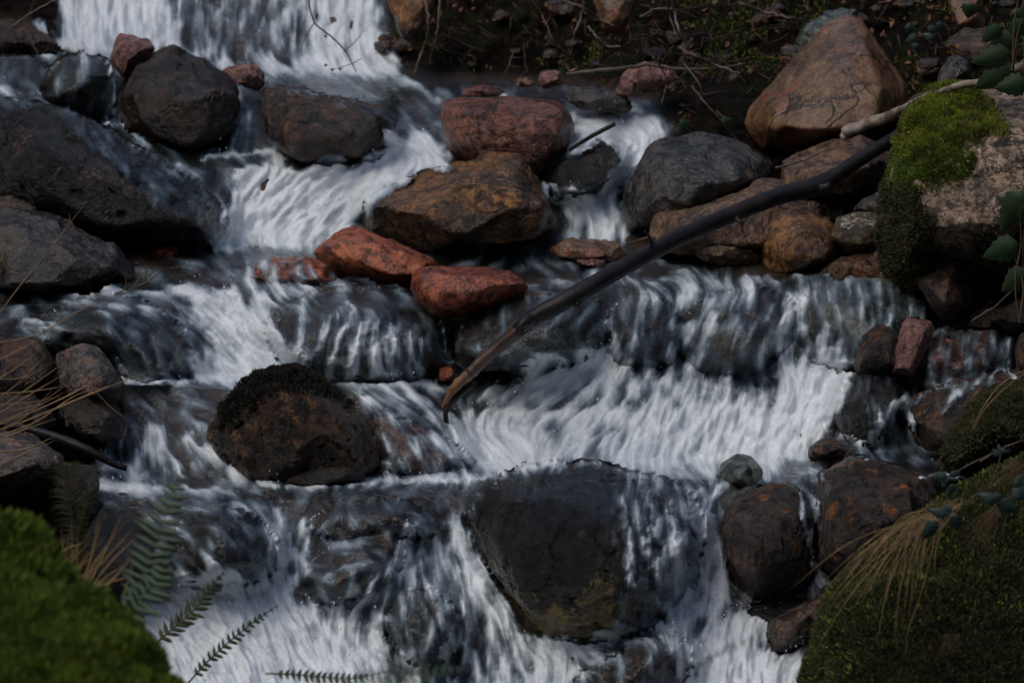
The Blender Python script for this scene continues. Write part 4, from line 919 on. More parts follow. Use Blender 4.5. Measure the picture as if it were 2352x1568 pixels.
for p_, f_ in (([(540,397),(620,378),(700,402),(770,392),(860,372),(930,342),(1000,345),(1030,375),(950,395),(880,433),(830,482),(790,532),(700,564),(500,572),(520,500),(545,440)], .93), ([(150,-90),(400,-90),(370,30),(385,95),(340,100),(260,75),(245,118),(160,120)], .6),
  ([(720,-90),(860,-90),(870,60),(900,150),(890,168),(780,165),(700,150),(740,60)], .42), ([(1325,268),(1480,260),(1515,290),(1505,335),(1450,390),(1420,400),(1428,350),(1370,318),(1320,330)], .8), ([(1268,448),(1380,472),(1438,482),(1430,546),(1340,546),(1312,500)], .5),
  ([(1070,1000),(1200,965),(1280,1010),(1300,1068),(1250,1080),(1150,1085)], .8), ([(1280,960),(1400,940),(1600,930),(1740,910),(1740,1000),(1700,1058),(1300,1060)], .55), ([(1805,858),(1900,832),(1958,832),(1940,900),(1915,960),(1880,1010),(1840,1048),(1700,1060),(1760,960)], 1.0),
  ([(1225,822),(1390,802),(1400,850),(1280,900),(1180,912)], .5), ([(320,1385),(500,1300),(620,1400),(700,1445),(760,1510),(800,1640),(400,1640)], .75), ([(1640,1490),(1700,1405),(1800,1388),(1740,1470),(1790,1545),(1850,1485),(1830,1640),(1600,1640)], .85),
  ([(430,675),(560,675),(630,700),(640,770),(690,840),(660,862),(560,862),(520,800),(480,750)], .5), ([(445,820),(500,815),(560,840),(590,864),(450,866)], .8), ([(1250,1480),(1400,1470),(1300,1560),(1260,1640),(1180,1640)], .5), ([(800,1440),(900,1480),(880,1640),(780,1640)], .45)):
    region(p_, f_, 14)
# pool surfaces: foam lines redrawn on top
for p_, w_, f_ in (([(276,852),(288,868),(350,873),(450,876),(540,870),(600,862)], 5, 1.0), ([(218,1112),(260,1118),(330,1122)], 11, 1.0), ([(592,1106),(640,1114)], 5, 1.0), ([(660,1120),(760,1110),(900,1102),(1050,1098),(1160,1092)], 5, .8), ([(465,367),(530,353),(600,352),(665,362)], 4, .8)):
    S_(p_, w_, f_, dirw=.3)
for i_, x_ in enumerate(range(1430, 1840, 26)):
    S_([(x_ + 30 + 14 * math.sin(i_ * 5), 650 + 12 * (i_ * 3 % 4)), (x_ + 16 * math.sin(i_ * 2.3), 740), (x_ - 26 + 12 * math.sin(i_ * 3), 835 - 34 * (i_ * 5 % 4) / 2)], 10 + 9 * ((i_ * 5) % 3), .14 + .13 * ((i_ * 7) % 3) - .05, dirw=.3)
region([(1450,700),(1560,690),(1585,800),(1470,850)], -.45, 16)
region([(1640,700),(1740,690),(1760,800),(1660,830)], -.4, 16)
for i_, x_ in enumerate(range(1850, 2130, 24)): S_([(x_, 650), (x_ + 8, 730), (x_ + 4, 825 - 14 * (i_ % 3))], 8, .16 + .07 * ((i_ * 5) % 3), dirw=.3)
region([(1120,890),(1240,822),(1400,802),(1425,900),(1310,950),(1190,1000),(1080,1000)], .36, 20)
for p_, w_, f_ in (([(720,1290),(780,1260),(860,1245)], 16, .3), ([(740,1340),(800,1300),(860,1290)], 14, .3), ([(920,1350),(930,1420),(940,1500)], 16, .34), ([(980,1350),(1000,1440),(1010,1520)], 14, .34), ([(1350,1540),(1430,1490),(1520,1460)], 14, .36), ([(1420,1500),(1430,1600)], 20, .26), ([(1500,1470),(1510,1600)], 20, .26)):
    S_(p_, w_, f_)
gx = DXs + 0.0; gy = DYs + .02
nn_ = np.hypot(gx, gy) + 1e-9; gx /= nn_; gy /= nn_
ang = .3 * n0 + .3 * n2 + .2 * n4
gx, gy = gx * np.cos(ang) - gy * np.sin(ang), gx * np.sin(ang) + gy * np.cos(ang)

def blur(A, s):
    r = max(1, int(s * 2.5)); k = np.exp(-.5 * (np.arange(-r, r + 1) / s) ** 2); k /= k.sum()
    B = np.pad(A, ((r, r), (0, 0)), mode='edge'); O = sum(k[i] * B[i:i + A.shape[0]] for i in range(2 * r + 1))
    B = np.pad(O, ((0, 0), (r, r)), mode='edge'); return sum(k[i] * B[:, i:i + A.shape[1]] for i in range(2 * r + 1))
gx = blur(gx, 2.5); gy = blur(gy, 2.5); nn_ = np.hypot(gx, gy) + 1e-9; gx /= nn_; gy /= nn_
def lic(A, n, st=1.0, rot=None):
    GX, GY = (gx, gy) if rot is None else (gx * np.cos(rot) - gy * np.sin(rot), gx * np.sin(rot) + gy * np.cos(rot))
    acc = A.copy(); cnt = 1
    yy, xx = np.mgrid[0:HH, 0:WW].astype(float)
    for sg in (1, -1):
        x = xx.copy(); y = yy.copy()
        for _ in range(n):
            xi = np.clip(np.rint(x).astype(int), 0, WW - 1); yi = np.clip(np.rint(y).astype(int), 0, HH - 1)
            x = x + sg * st * GX[yi, xi]; y = y + sg * st * GY[yi, xi]
            x0 = np.clip(np.floor(x).astype(int), 0, WW - 2); y0 = np.clip(np.floor(y).astype(int), 0, HH - 2)
            fx = np.clip(x - x0, 0, 1); fy = np.clip(y - y0, 0, 1)
            acc += (A[y0, x0] * (1 - fx) + A[y0, x0 + 1] * fx) * (1 - fy) + (A[y0 + 1, x0] * (1 - fx) + A[y0 + 1, x0 + 1] * fx) * fy; cnt += 1
    return acc / cnt
def norm(A):
    A = A - A.mean(); return np.clip(.5 + A / (A.std() * 4.2), 0, 1)
r2 = np.random.RandomState(3)
wn0 = r2.normal(size=(HH, WW))
Lf = norm(lic(blur(wn0, .55), 7))
Lm = norm(lic(blur(r2.normal(size=(HH, WW)), .9), 9, 1.2, .9 * n2 + .5 * n4))
Lc = norm(lic(blur(r2.normal(size=(HH, WW)), 1.8), 6, 1.8, -.8 * n3))
turb2 = norm(lic(fbm(flat * 3.4 + 83, 5, .62).reshape(HH, WW), 5, 1.5))
turb = norm(lic(fbm(flat * 13 + 3, 3, .6).reshape(HH, WW), 5, 1.5))
frs = norm(lic(fbm(flat * 9 + 3, 4, .62, ridged=True).reshape(HH, WW), 4, 1.2))
iso = norm(fbm(flat * 16 + 9, 4, .7).reshape(HH, WW))
S = norm(.34 * Lf + .3 * Lm + .14 * Lc + .22 * frs)
wi = .25 + .45 * sstep(.5, .95, FO)
S = S * (1 - wi) + iso * wi
Fq = np.clip(np.maximum(FO, 1.0 * blur(FO, 3)), 0, 1)
Fq = np.maximum(Fq, (.05 + .085 * sstep(.35, .6, turb2)) * inpoly(WUw, WVw, STREAM, 10) * (1 - .8 * inpoly(WUw, WVw, [(1085,1230),(1100,1130),(1190,1066),(1400,1060),(1425,1330),(1400,1460),(1240,1480),(1130,1330)], 12)))  # faint foam floor: sky sheen on clear water is painted in as foam
mid = np.clip(4.4 * Fq * (1.0 - Fq), 0, 1)
foam = Fq + .04 * sstep(.4, .8, Fq) + (.34 * mid + .07) * (S - .5) + .9 * mid * (turb2 - .5) + .14 * mid * (Lf - .5)
foam = np.maximum(foam, Fq * sstep(.78, .97, Fq) * .97)
foam = sstep(-.02, 1.02, foam) * sstep(.02, .14, Fq)
foam = np.clip(foam + .22 * sstep(.7, .98, Lf) * sstep(.12, .4, Fq) * sstep(1, .6, Fq), 0, 1)  # sparkle streaks: glints painted in as extra foam
foam = foam * (.66 + .16 * Lf + .22 * frs + .06 * r2.normal(size=foam.shape))
foam = np.clip(.4 * foam + .6 * blur(foam, 1.3), 0, 1)

# draping over the boulders
Yw = base(WU, WV) - .01 * n0
RF = np.full((HH, WW), 1e9); RM = np.zeros((HH, WW), int)
CAMV = Vector((0, 0, CZ))
cs = 3
for rk in ROCKS:
    bb = rk['bb']; a0 = max(0, int((bb[:, 0].min() - 20 - wu[0]) / STEP) // cs * cs); a1 = min(WW, int((bb[:, 0].max() + 20 - wu[0]) / STEP) + cs)
    b0 = max(0, int((bb[:, 1].min() - 20 - wv[0]) / STEP) // cs * cs); b1 = min(HH, int((bb[:, 1].max() + 20 - wv[0]) / STEP) + cs)
    if a1 <= a0 or b1 <= b0 or rk['lvl'] < 5: continue
    if rk['mode'] == 'dry' and bb[:, 1].max() < 130: continue
    t = BVHTree.FromPolygons(rk['V'].tolist(), rk['F'].tolist())
    aa = np.arange(a0, a1, cs); bbv = np.arange(b0, b1, cs); Z = np.full((len(bbv), len(aa)), 1e9)
    for j, b in enumerate(bbv):
        pts = P(wu[aa], wv[b], 1.0) - np.array([0, 0, CZ])
        for i in range(len(aa)):
            d = Vector(pts[i]); hit = t.ray_cast(CAMV, d)
            if hit[0] is not None: Z[j, i] = hit[0].y
    # upsample (nearest where a corner is empty, linear inside)
    jj, ii = np.mgrid[b0:b1, a0:a1]; fj = np.clip((jj - b0) / cs, 0, len(bbv) - 1.001); fi = np.clip((ii - a0) / cs, 0, len(aa) - 1.001)
    j0 = fj.astype(int); i0 = fi.astype(int); tj = fj - j0; ti = fi - i0
    j1 = np.minimum(j0 + 1, len(bbv) - 1); i1 = np.minimum(i0 + 1, len(aa) - 1)
    z = (Z[j0, i0] * (1 - ti) + Z[j0, i1] * ti) * (1 - tj) + (Z[j1, i0] * (1 - ti) + Z[j1, i1] * ti) * tj
    z = np.where(z > 50, 1e9, z)
    sl = (slice(b0, b1), slice(a0, a1)); mcode = {'dry': 1, 'part': 2, 'film': 3}[rk['mode']]
    near = z < RF[sl]; RM[sl] = np.where(near & (z < 50), mcode, RM[sl]); RF[sl] = np.minimum(RF[sl], z)
for _ in range(3):          # let the sheets reach just past the outline of what they cover
    Zf = np.where(RM == 3, RF, 1e9); Zm = Zf.copy()
    for a_, b_ in ((1, 0), (-1, 0), (0, 1), (0, -1)): Zm = np.minimum(Zm, np.roll(np.roll(Zf, a_, 0), b_, 1))
    grow = (RM != 3) & (Zm < 50) & (Zm < RF) & ~((RM == 1) & (RF < Zm + .1))
    RF = np.where(grow, Zm, RF); RM = np.where(grow, 3, RM)
infront = RF < Yw + .02
film = (RM == 3) | ((RM == 2) & (CO > .12))
wet = infront & film
film_t = .012 + .02 * np.clip(Fq, 0, 1)
Dw = np.where(wet, RF - film_t, Yw)
delta = np.where(wet, Yw - (RF - film_t), 0)
dsp = delta.copy()
for kk in range(1, 26):      # the sheet pours over the top of a boulder from behind
    sh = np.zeros_like(delta); sh[:-kk] = delta[kk:]; dsp = np.maximum(dsp, np.where(wet, 0, np.minimum(sh, .35) * (1 - kk / 26) ** 1.3))
up_ = blur(np.where(wet, 0, dsp), 4) / np.maximum(blur((~wet).astype(float), 4), .05)
dsp = np.where(wet, np.maximum(delta, blur(delta, 1.2)), up_)
allf = delta.copy()
for kk in range(2, 15, 2):
    w_ = (1 - kk / 15.)
    for a_, b_ in ((kk, 0), (-kk, 0), (0, kk), (0, -kk), (int(kk * .7), int(kk * .7)), (int(kk * .7), -int(kk * .7)), (-int(kk * .7), int(kk * .7)), (-int(kk * .7), -int(kk * .7))):
        allf = np.maximum(allf, np.roll(np.roll(delta, a_, 0), b_, 1) * w_)
allf = blur(allf, 2); fm_ = blur(sstep(.2, .45, Fq), 3)
dsp = np.where(wet, dsp, np.maximum(dsp, allf * fm_))
Dw = Yw - dsp
Dw = np.where(wet, np.minimum(Dw, RF - film_t * .6), Dw)
Dw = np.where(infront & ~film, np.maximum(Yw, RF + .02), Dw)
cover = inpoly(WUw, WVw, STREAM, 10)
cover = np.maximum(cover, sstep(.1, .4, CO))
cover = np.where(infront & (RM == 2), cover * sstep(.1, .5, CO + .25 * (S - .5)), cover)
for p_ in ([(1085,1190),(1110,1290),(1190,1400),(1240,1490),(1400,1470),(1425,1300),(1385,1190),(1250,1150),(1130,1150)], [(-80,330),(300,440),(470,515),(440,600),(-80,600)]):
    cover = cover * (1 - inpoly(WUw, WVw, p_, 22) * sstep(.35, .1, foam))
# relief: long undulations, flow-aligned ridges, froth lumps
lump = .9 * (turb2 - .5) + .4 * (Lc - .5) + .12 * (turb - .5)
Fz = np.clip(FO, 0, 1)
relief = (.006 + .02 * Fz) * lump + (.0014 + .0012 * Fz) * (Lm - .5) + (.0008 + .0006 * Fz) * (Lf - .5) + (.001 + .007 * Fz) * (frs - .5) + .004 * foam 
relief = blur(relief, 1.0)
pos = P(WU, WV, Dw).reshape(-1, 3)
dr = pos - np.array([0, 0, CZ]); dr /= np.linalg.norm(dr, axis=1)[:, None]
out_dir = -dr * .8 + np.array([0, 0, .6])
rip = fbm(pos * np.array([20, 34, 20]), 3, .55) * .006 * (1 - Fz.ravel())
relief = relief + rip.reshape(relief.shape)
pos = pos + out_dir * relief.ravel()[:, None]
idx = np.arange(HH * WW).reshape(HH, WW)
fc = np.stack([idx[:-1, :-1], idx[1:, :-1], idx[1:, 1:], idx[:-1, 1:]], -1).reshape(-1, 4)
keep = (cover.ravel()[fc].max(1) > .02) & (np.ptp(Dw.ravel()[fc], axis=1) < .11)
fc = fc[keep]
used = np.zeros(HH * WW, bool); used[fc.ravel()] = True
remap = np.cumsum(used) - 1
pos_u = pos[used]; fc = remap[fc]

def watermat():
    m, nt, out = newmat('running_water')
    af = N(nt, "ShaderNodeAttribute", attribute_name="foam"); ac = N(nt, "ShaderNodeAttribute", attribute_name="cover")
    lw = N(nt, "ShaderNodeFresnel", i_IOR=1.45)
    tc = N(nt, "ShaderNodeTexCoord")
    bp = N(nt, "ShaderNodeBump"); bp.inputs["Strength"].default_value = .5; bp.inputs["Distance"].default_value = .01
    L(nt, noise(nt, tc.outputs["Object"], 70, 5, .75, .6), bp.inputs["Height"]); L(nt, bp.outputs[0], lw.inputs["Normal"])
    gl = N(nt, "ShaderNodeBsdfGlossy", i_Roughness=.07); gl.inputs[0].default_value = (.95, .97, 1, 1); L(nt, bp.outputs[0], gl.inputs["Normal"])
    tr = N(nt, "ShaderNodeBsdfTransparent"); tr.inputs[0].default_value = (.8, .77, .72, 1)
    # the finest air bubbles make clear water slightly milky
    milk = N(nt, "ShaderNodeBsdfDiffuse"); milk.inputs[0].default_value = (.4, .42, .45, 1)
    m0 = N(nt, "ShaderNodeMixShader", i_0=.012); L(nt, tr.outputs[0], m0.inputs[1]); L(nt, milk.outputs[0], m0.inputs[2])
    m1 = N(nt, "ShaderNodeMixShader"); L(nt, lw.outputs[0], m1.inputs[0]); L(nt, m0.outputs[0], m1.inputs[1]); L(nt, gl.outputs[0], m1.inputs[2])
    pb = N(nt, "ShaderNodeBsdfPrincipled", i_Roughness=.35); fr = N(nt, "ShaderNodeMapRange"); fr.inputs[1].default_value = .1; fr.inputs[2].default_value = .85; L(nt, af.outputs["Fac"], fr.inputs[0])
    L(nt, mix(nt, fr.outputs[0], (.3, .44, .55), (.8, .86, .9)), pb.inputs["Base Color"])  # thin foam's own faint blue, deepened: skylight in shade is put into the colour
    L(nt, bp.outputs[0], pb.inputs["Normal"])
    m2 = N(nt, "ShaderNodeMixShader"); L(nt, af.outputs["Fac"], m2.inputs[0]); L(nt, m1.outputs[0], m2.inputs[1]); L(nt, pb.outputs[0], m2.inputs[2])
    t2 = N(nt, "ShaderNodeBsdfTransparent")
    m3 = N(nt, "ShaderNodeMixShader"); L(nt, ac.outputs["Fac"], m3.inputs[0]); L(nt, t2.outputs[0], m3.inputs[1]); L(nt, m2.outputs[0], m3.inputs[2])
    L(nt, m3.outputs[0], out.inputs[0]); return m
M['water'] = watermat()
wat = mesh_np('stream_water', pos_u, fc, M['water'], attrs={'foam': foam.ravel()[used], 'cover': cover.ravel()[used]})
tag(wat, 'white and dark water running down the stepped stream', kind='structure')

# flying drops above the splashes
r3 = np.random.RandomState(11)
cand = np.argwhere((FO > .6) & (foam > .5)); sel = cand[r3.choice(len(cand), 2600, replace=False)]
Vd, Fd, _, _ = ICO[3]; Vd2 = Vd; VV = []; FF = []; nv = 0
b2 = bmesh.new(); bmesh.ops.create_icosphere(b2, subdivisions=1, radius=1); V1 = np.array([v.co[:] for v in b2.verts]); F1 = np.array([[v.index for v in f.verts] for f in b2.faces]); b2.free()
for (j, i) in sel:
    p = pos[idx[j, i]] + out_dir[idx[j, i]] * abs(r3.normal()) * .025 + np.array([0, 0, abs(r3.normal()) * .015])
    rr = r3.uniform(.0007, .0019) * (1.8 if r3.rand() < .06 else 1); VV.append(V1 * rr * np.array([1, 1, r3.uniform(1, 2)]) + p); FF.append(F1 + nv); nv += len(V1)
dm, nt, out = newmat('water_drop'); pbn = N(nt, "ShaderNodeBsdfPrincipled", i_Roughness=.1); pbn.inputs["Base Color"].default_value = (.7, .73, .78, 1); L(nt, pbn.outputs[0], out.inputs[0])
dr_o = mesh_np('water_drops', np.concatenate(VV), np.concatenate(FF), dm)
tag(dr_o, 'tiny water drops flying off the white falls', 'water drops', kind='stuff')
# ------------------------------------------------------------------ branches, sticks and twigs
def px(pts, Ys):
    pts = np.array(pts, float); Ys = np.broadcast_to(np.array(Ys, float), (len(pts),))
    return P(pts[:, 0], pts[:, 1], Ys)
def limb(pts, Ys, rpx, n=40, wob=.05, sides=9, seed=0, jit=0.0):
    c = px(pts, Ys); c = spline(c, n)
    rr = np.interp(np.linspace(0, 1, n), np.linspace(0, 1, len(rpx)), rpx) * MPP * float(np.mean(Ys))
    if jit:
        r_ = np.random.RandomState(seed); j = r_.normal(size=(n, 3)) * jit * rr[:, None]; c = c + j
    return tube(c, rr, sides, True, wob, seed)
def piece(name, mat, parent, origin, *tubes):
    mb = MB()
    for V, F in tubes: mb.add(V, F)
    return mb.build(name, M[mat], parent, origin)

o_ = Pv(1500, 575, 8.8)
br = tag(empty('branch', o_), 'long dark wet branch lying diagonally from the white water up to the mossy boulder', 'branch')
piece('stem', 'wood_dark', br, o_, limb([(1188,762),(1215,738),(1300,690),(1400,632),(1500,576),(1600,527),(1700,484),(1800,447),(1880,425),(1905,412),(1960,376),(2075,305)], [8.56,8.57,8.58,8.66,8.78,8.9,9.0,9.08,9.13,9.15,9.2,9.3], [17,22,21,20,20,20,20,20,21,24,18,17,16], 70, .03, 12, 3),
      limb([(1186,770),(1196,748),(1225,728)], [8.54,8.54,8.57], [5,13,16], 8, .1, 9, 4), limb([(1880,432),(1908,428)], [9.1,9.1], [10,12], 4, .1, 8, 5), limb([(1500,565),(1492,545),(1480,530)], [8.75,8.74,8.73], [7,4,2], 6, .1, 7, 6), limb([(1690,500),(1705,515)], [8.9,8.88], [7,4], 4, .1, 7, 16), limb([(1330,690),(1322,705)], [8.58,8.56], [8,4], 4, .1, 7, 17))
piece('peeled_section', 'wood_red', br, o_, limb([(1078,858),(1120,818),(1165,780),(1200,752),(1235,722)], [8.58,8.58,8.57,8.56,8.57], [14,15,15,16,14], 26, .05, 12, 7))
piece('broken_tip', 'wood_tan', br, o_, limb([(1018,935),(1035,902),(1060,874),(1092,846)], [8.6,8.6,8.59,8.585], [4,10,13,12.5], 18, .14, 10, 8))
piece('charred_end', 'wood_dark', br, o_, limb([(1026,975),(1024,945),(1045,915),(1085,880)], [8.6,8.6,8.61,8.61], [5,8,9,9], 14, .1, 9, 9))
o_ = Pv(2150, 205, 9.2)
bb_ = tag(empty('branch', o_), 'pale lichen-covered birch branch lying over the top of the mossy boulder', 'branch')
piece('stem', 'wood_pale', bb_, o_, limb([(1938,304),(1985,288),(2040,268),(2080,247),(2120,225),(2180,205),(2215,193),(2270,188),(2320,168),(2370,140)], [9.36,9.34,9.28,9.15,8.98,8.9,8.86,8.84,8.84,8.84], [14,14,13,9,7,7,8,9,12,13], 60, .06, 10, 11, .08))
piece('side_shoot', 'twig', bb_, o_, limb([(2060,262),(2085,240),(2105,222),(2140,214)], [9.2,9.14,9.04,8.95], [5,6,5,3], 16, .1, 7, 12))
piece('broken_stub', 'wood_pale', bb_, o_, limb([(1935,318),(1948,302)], [9.4,9.4], [9,12], 5, .15, 9, 13))
o_ = Pv(1360, 315, 9.72)
st = piece('stick', 'wood_dark', None, o_, limb([(1308,345),(1350,318),(1412,285)], [9.74,9.72,9.7], [4,5.5,5], 16, .06, 8, 14)); tag(st, 'short straight black stick over the foam, right of the flat-topped red boulder', 'stick')
o_ = Pv(200, 1030, 8.0)
st = piece('stick', 'wood_dark', None, o_, limb([(30,975),(120,1000),(200,1032),(255,1062),(291,1076)], [8.05,8.0,7.95,7.95,7.95], [9,10,11,10,7], 26, .05, 9, 15)); tag(st, 'thick black stick poking over the water from the left bank', 'stick')
TW = [
 ([(1340,-20),(1338,30),(1322,70),(1310,130)], 3, 'twigpale', 10.5, 'pale upright twig hanging down left of the pointed orange rock'),
 ([(1245,35),(1270,90),(1300,150),(1310,170)], 2, 'twig', 10.55, 'thin mossy twig slanting down across the dark hollow'),
 ([(1290,0),(1340,20),(1380,45),(1410,60)], 3.5, 'twig', 10.5, 'curved brown twig crossing the top of the dark hollow'),
 ([(1350,60),(1375,90),(1392,106),(1425,107)], 3.2, 'twigpale', 10.45, 'crooked pale twig bent sideways, under the pointed orange rock'),
 ([(1540,-20),(1548,25),(1562,75),(1580,108)], 4, 'twigpale', 10.3, 'whitish stem running down through the twig tangle'),
 ([(1530,-20),(1540,40),(1552,80)], 3, 'twig', 10.28, 'brown stem beside the whitish stem'),
 ([(1470,40),(1500,24),(1545,22),(1600,40)], 3.5, 'twig', 10.35, 'brown twig arching over the pink rounded stone'),
 ([(1300,172),(1400,160),(1480,152),(1600,160),(1700,150)], 5, 'twig', 10.2, 'long dark horizontal stick above the shoreline stones'),
 ([(1560,110),(1600,130),(1640,150),(1700,168)], 5, 'twig', 10.15, 'reddish brown root running down right of the twig tangle'),
 ([(1590,200),(1640,260),(1700,330),(1745,375)], 2.5, 'twig', 9.6, 'thin dark twig slanting down across the blue-grey boulder'),
 ([(1500,130),(1530,180),(1520,240)], 2.5, 'twig', 10.2, 'thin reddish twig hanging over the upper right foam'),
 ([(1590,90),(1570,140),(1610,200),(1600,250)], 3, 'twig', 10.15, 'crooked twig hanging at the right of the tangle'),
 ([(1700,10),(1760,30),(1810,40),(1860,50)], 5, 'twig', 10.6, 'dark red-brown root on the mossy bank above the triangular boulder'),
 ([(1180,120),(1160,170),(1150,185)], 1.6, 'twig', 10.5, 'fine stalk above the shallow brown shore'),
 ([(975,-10),(985,60),(970,120),(950,170)], 4.5, 'twig', 10.7, 'red-brown root hanging beside the waterfall'),
 ([(1010,-10),(1005,70),(985,150)], 3, 'twig', 10.65, 'second red-brown root hanging beside the waterfall, the thinner one'),
 ([(1780,385),(1840,370),(1900,345),(1960,330)], 3, 'twig', 9.4, 'thin dark twig lying below the triangular tan boulder'),
 ([(80,0),(60,60),(90,130)], 1.8, 'twig', 10.6, 'thin drooping twig in the top left corner'),
 ([(150,-10),(90,20),(30,60),(0,110)], 2.2, 'twigpale', 10.5, 'grey twig slanting across the top left corner'),
 ([(2230,740),(2290,700),(2352,640),(2400,600)], 3, 'twig', 8.5, 'thin twig rising over the dark slab at the right edge'),
 ([(1440,560),(1500,545),(1560,548)], 3, 'twig', 9.5, 'wet brown twig at the edge of the brown pool'),
]
for i, (p_, r_, m_, y_, lab) in enumerate(TW):
    t_ = piece('twig', m_, None, Pv(p_[0][0], p_[0][1], y_), limb(p_, [y_ + .04 * math.sin(3 * k + i) for k in range(len(p_))], [r_, r_ * .8, r_ * .5], 22, .12, 6, 20 + i, .35)); tag(t_, lab, 'twig')
o_ = Pv(760, 90, 10.3)
bt = tag(empty('twig', o_), 'thin bare twig with red buds in front of the waterfall', 'twig')
piece('stem', 'twig', bt, o_, limb([(708,-10),(722,52),(765,88),(795,120),(818,165)], [10.3,10.3,10.3,10.25,10.2], [1.6,2,2,1.8,1.2], 24, .1, 6, 50, .3), limb([(790,118),(812,100),(835,70)], [10.25,10.25,10.25], [1.4,1,.6], 12, .1, 5, 51, .3), limb([(722,52),(700,90),(690,120)], [10.3,10.3,10.3], [1.2,.9,.6], 10, .1, 5, 52, .3), limb([(830,135),(800,150),(765,160)], [10.2,10.2,10.2], [1,.9,.7], 10, .1, 5, 53, .3))
for (a, b) in ((763,160),(748,150),(781,158)):
    V, F, _, _ = ICO[3]; ob = mesh_np('bud', V * .0052 + np.array(Pv(a, b, 10.19)) - np.array(o_), F, M['berry']); ob.parent = bt

# ------------------------------------------------------------------ moss growing on stones
def proj(p):
    d = p - np.array([0, 0, CZ]); yc = d[:, 1] * sp_ + d[:, 2] * cp; zc = d[:, 1] * cp - d[:, 2] * sp_
    return 1176 + d[:, 0] / zc * FPX, 784 - yc / zc * FPX
def moss_on(ob, region, n, ln, mat, seed, up=.5, width=.16, thick=0.0, name='moss', upmin=-1):
    rk = [k for k in ROCKS if k['o'] == ob][0]; V, F = rk['V'], rk['F']; r_ = np.random.RandomState(seed)
    C_ = V[F].mean(1); nn = np.cross(V[F[:, 1]] - V[F[:, 0]], V[F[:, 2]] - V[F[:, 0]]); ar = np.linalg.norm(nn, axis=1); nn /= ar[:, None] + 1e-12
    cc = C_ - V.mean(0)
    if (nn * cc).sum() < 0: nn = -nn
    u, v = proj(C_)
    nz = 34 * fbm(C_ * 9, 4)
    w = inpoly(u + nz * 1.3, v + nz, region, 12) * ar * (((C_ - np.array([0, 0, CZ])) * nn).sum(1) < .25 * 9) * (nn[:, 2] > upmin)
    w *= (nn[:, 1] < .5)
    w = w * sstep(-.35, .1, fbm(C_ * 22, 3)) if thick == 0 else w
    if w.sum() <= 0: return None
    f = r_.choice(len(F), n, p=w / w.sum()); b_ = r_.dirichlet((1, 1, 1), n)
    p = (V[F[f]] * b_[:, :, None]).sum(1); nf = nn[f]
    cl = .45 + .5 * fbm(p * 30, 3) + .5 * fbm(p * 9, 2); p = p + nf * (thick * np.clip(cl, .1, 1))[:, None]
    d = nf + np.array([0, 0, up]) + r_.normal(size=(n, 3)) * .55; d /= np.linalg.norm(d, axis=1)[:, None]
    l = ln * r_.uniform(.5, 1.3, n) * (.6 + .8 * np.clip(cl, 0, 1)); s = np.cross(d, r_.normal(size=(n, 3))); s /= np.linalg.norm(s, axis=1)[:, None]
    s *= (l * width)[:, None]
    root = p - nf * .003; tip = p + d * l[:, None]; mid = p + d * (l * .5)[:, None]
    VV = np.stack([root - s * .5, root + s * .5, mid + s, tip, mid - s], 1).reshape(-1, 3)
    k = np.arange(n)[:, None] * 5
    FF = np.concatenate([k + [0, 1, 2], k + [0, 2, 4], k + [4, 2, 3]], 1).reshape(-1, 3)
    m_ = mesh_np(name, VV - np.array(ob.location), FF, M[mat], smooth=False)
    m_.parent = ob
    return m_
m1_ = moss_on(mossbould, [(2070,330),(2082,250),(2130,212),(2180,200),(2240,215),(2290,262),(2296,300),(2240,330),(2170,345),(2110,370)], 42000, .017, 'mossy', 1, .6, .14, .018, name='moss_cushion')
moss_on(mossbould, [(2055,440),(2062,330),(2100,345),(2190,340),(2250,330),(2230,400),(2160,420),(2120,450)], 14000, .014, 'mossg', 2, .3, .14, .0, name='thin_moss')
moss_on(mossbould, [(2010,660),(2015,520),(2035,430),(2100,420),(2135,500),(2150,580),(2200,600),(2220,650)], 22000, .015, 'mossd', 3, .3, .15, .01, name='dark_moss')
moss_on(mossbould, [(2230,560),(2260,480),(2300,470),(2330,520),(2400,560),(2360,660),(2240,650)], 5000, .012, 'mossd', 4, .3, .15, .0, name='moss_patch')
moss_on(blackmoss, [(515,990),(515,930),(560,890),(600,868),(640,826),(700,828),(752,872),(812,915),(800,922),(740,900),(700,905),(650,895),(600,912),(560,935),(545,985)], 15000, .012, 'mossb', 5, .7, .16, .006, name='moss_cap')
moss_on(bankmoss, [(1800,1700),(1838,1540),(1868,1440),(1905,1360),(1975,1280),(2060,1205),(2140,1150),(2220,1100),(2320,1040),(2500,980),(2500,1700)], 90000, .012, 'mossd', 6, .4, .2, .006, name='moss')
moss_on(bankmoss, [(1800,1700),(1838,1500),(1905,1360),(2060,1205),(2220,1100),(2500,980),(2500,1400),(2100,1450)], 9000, .014, 'mossm', 16, .5, .2, .006, name='green_moss')
moss_on(bankmoss2, [(2160,1100),(2180,980),(2250,910),(2500,840),(2500,1100)], 22000, .014, 'mossd', 7, .4, .18, .006, name='moss')

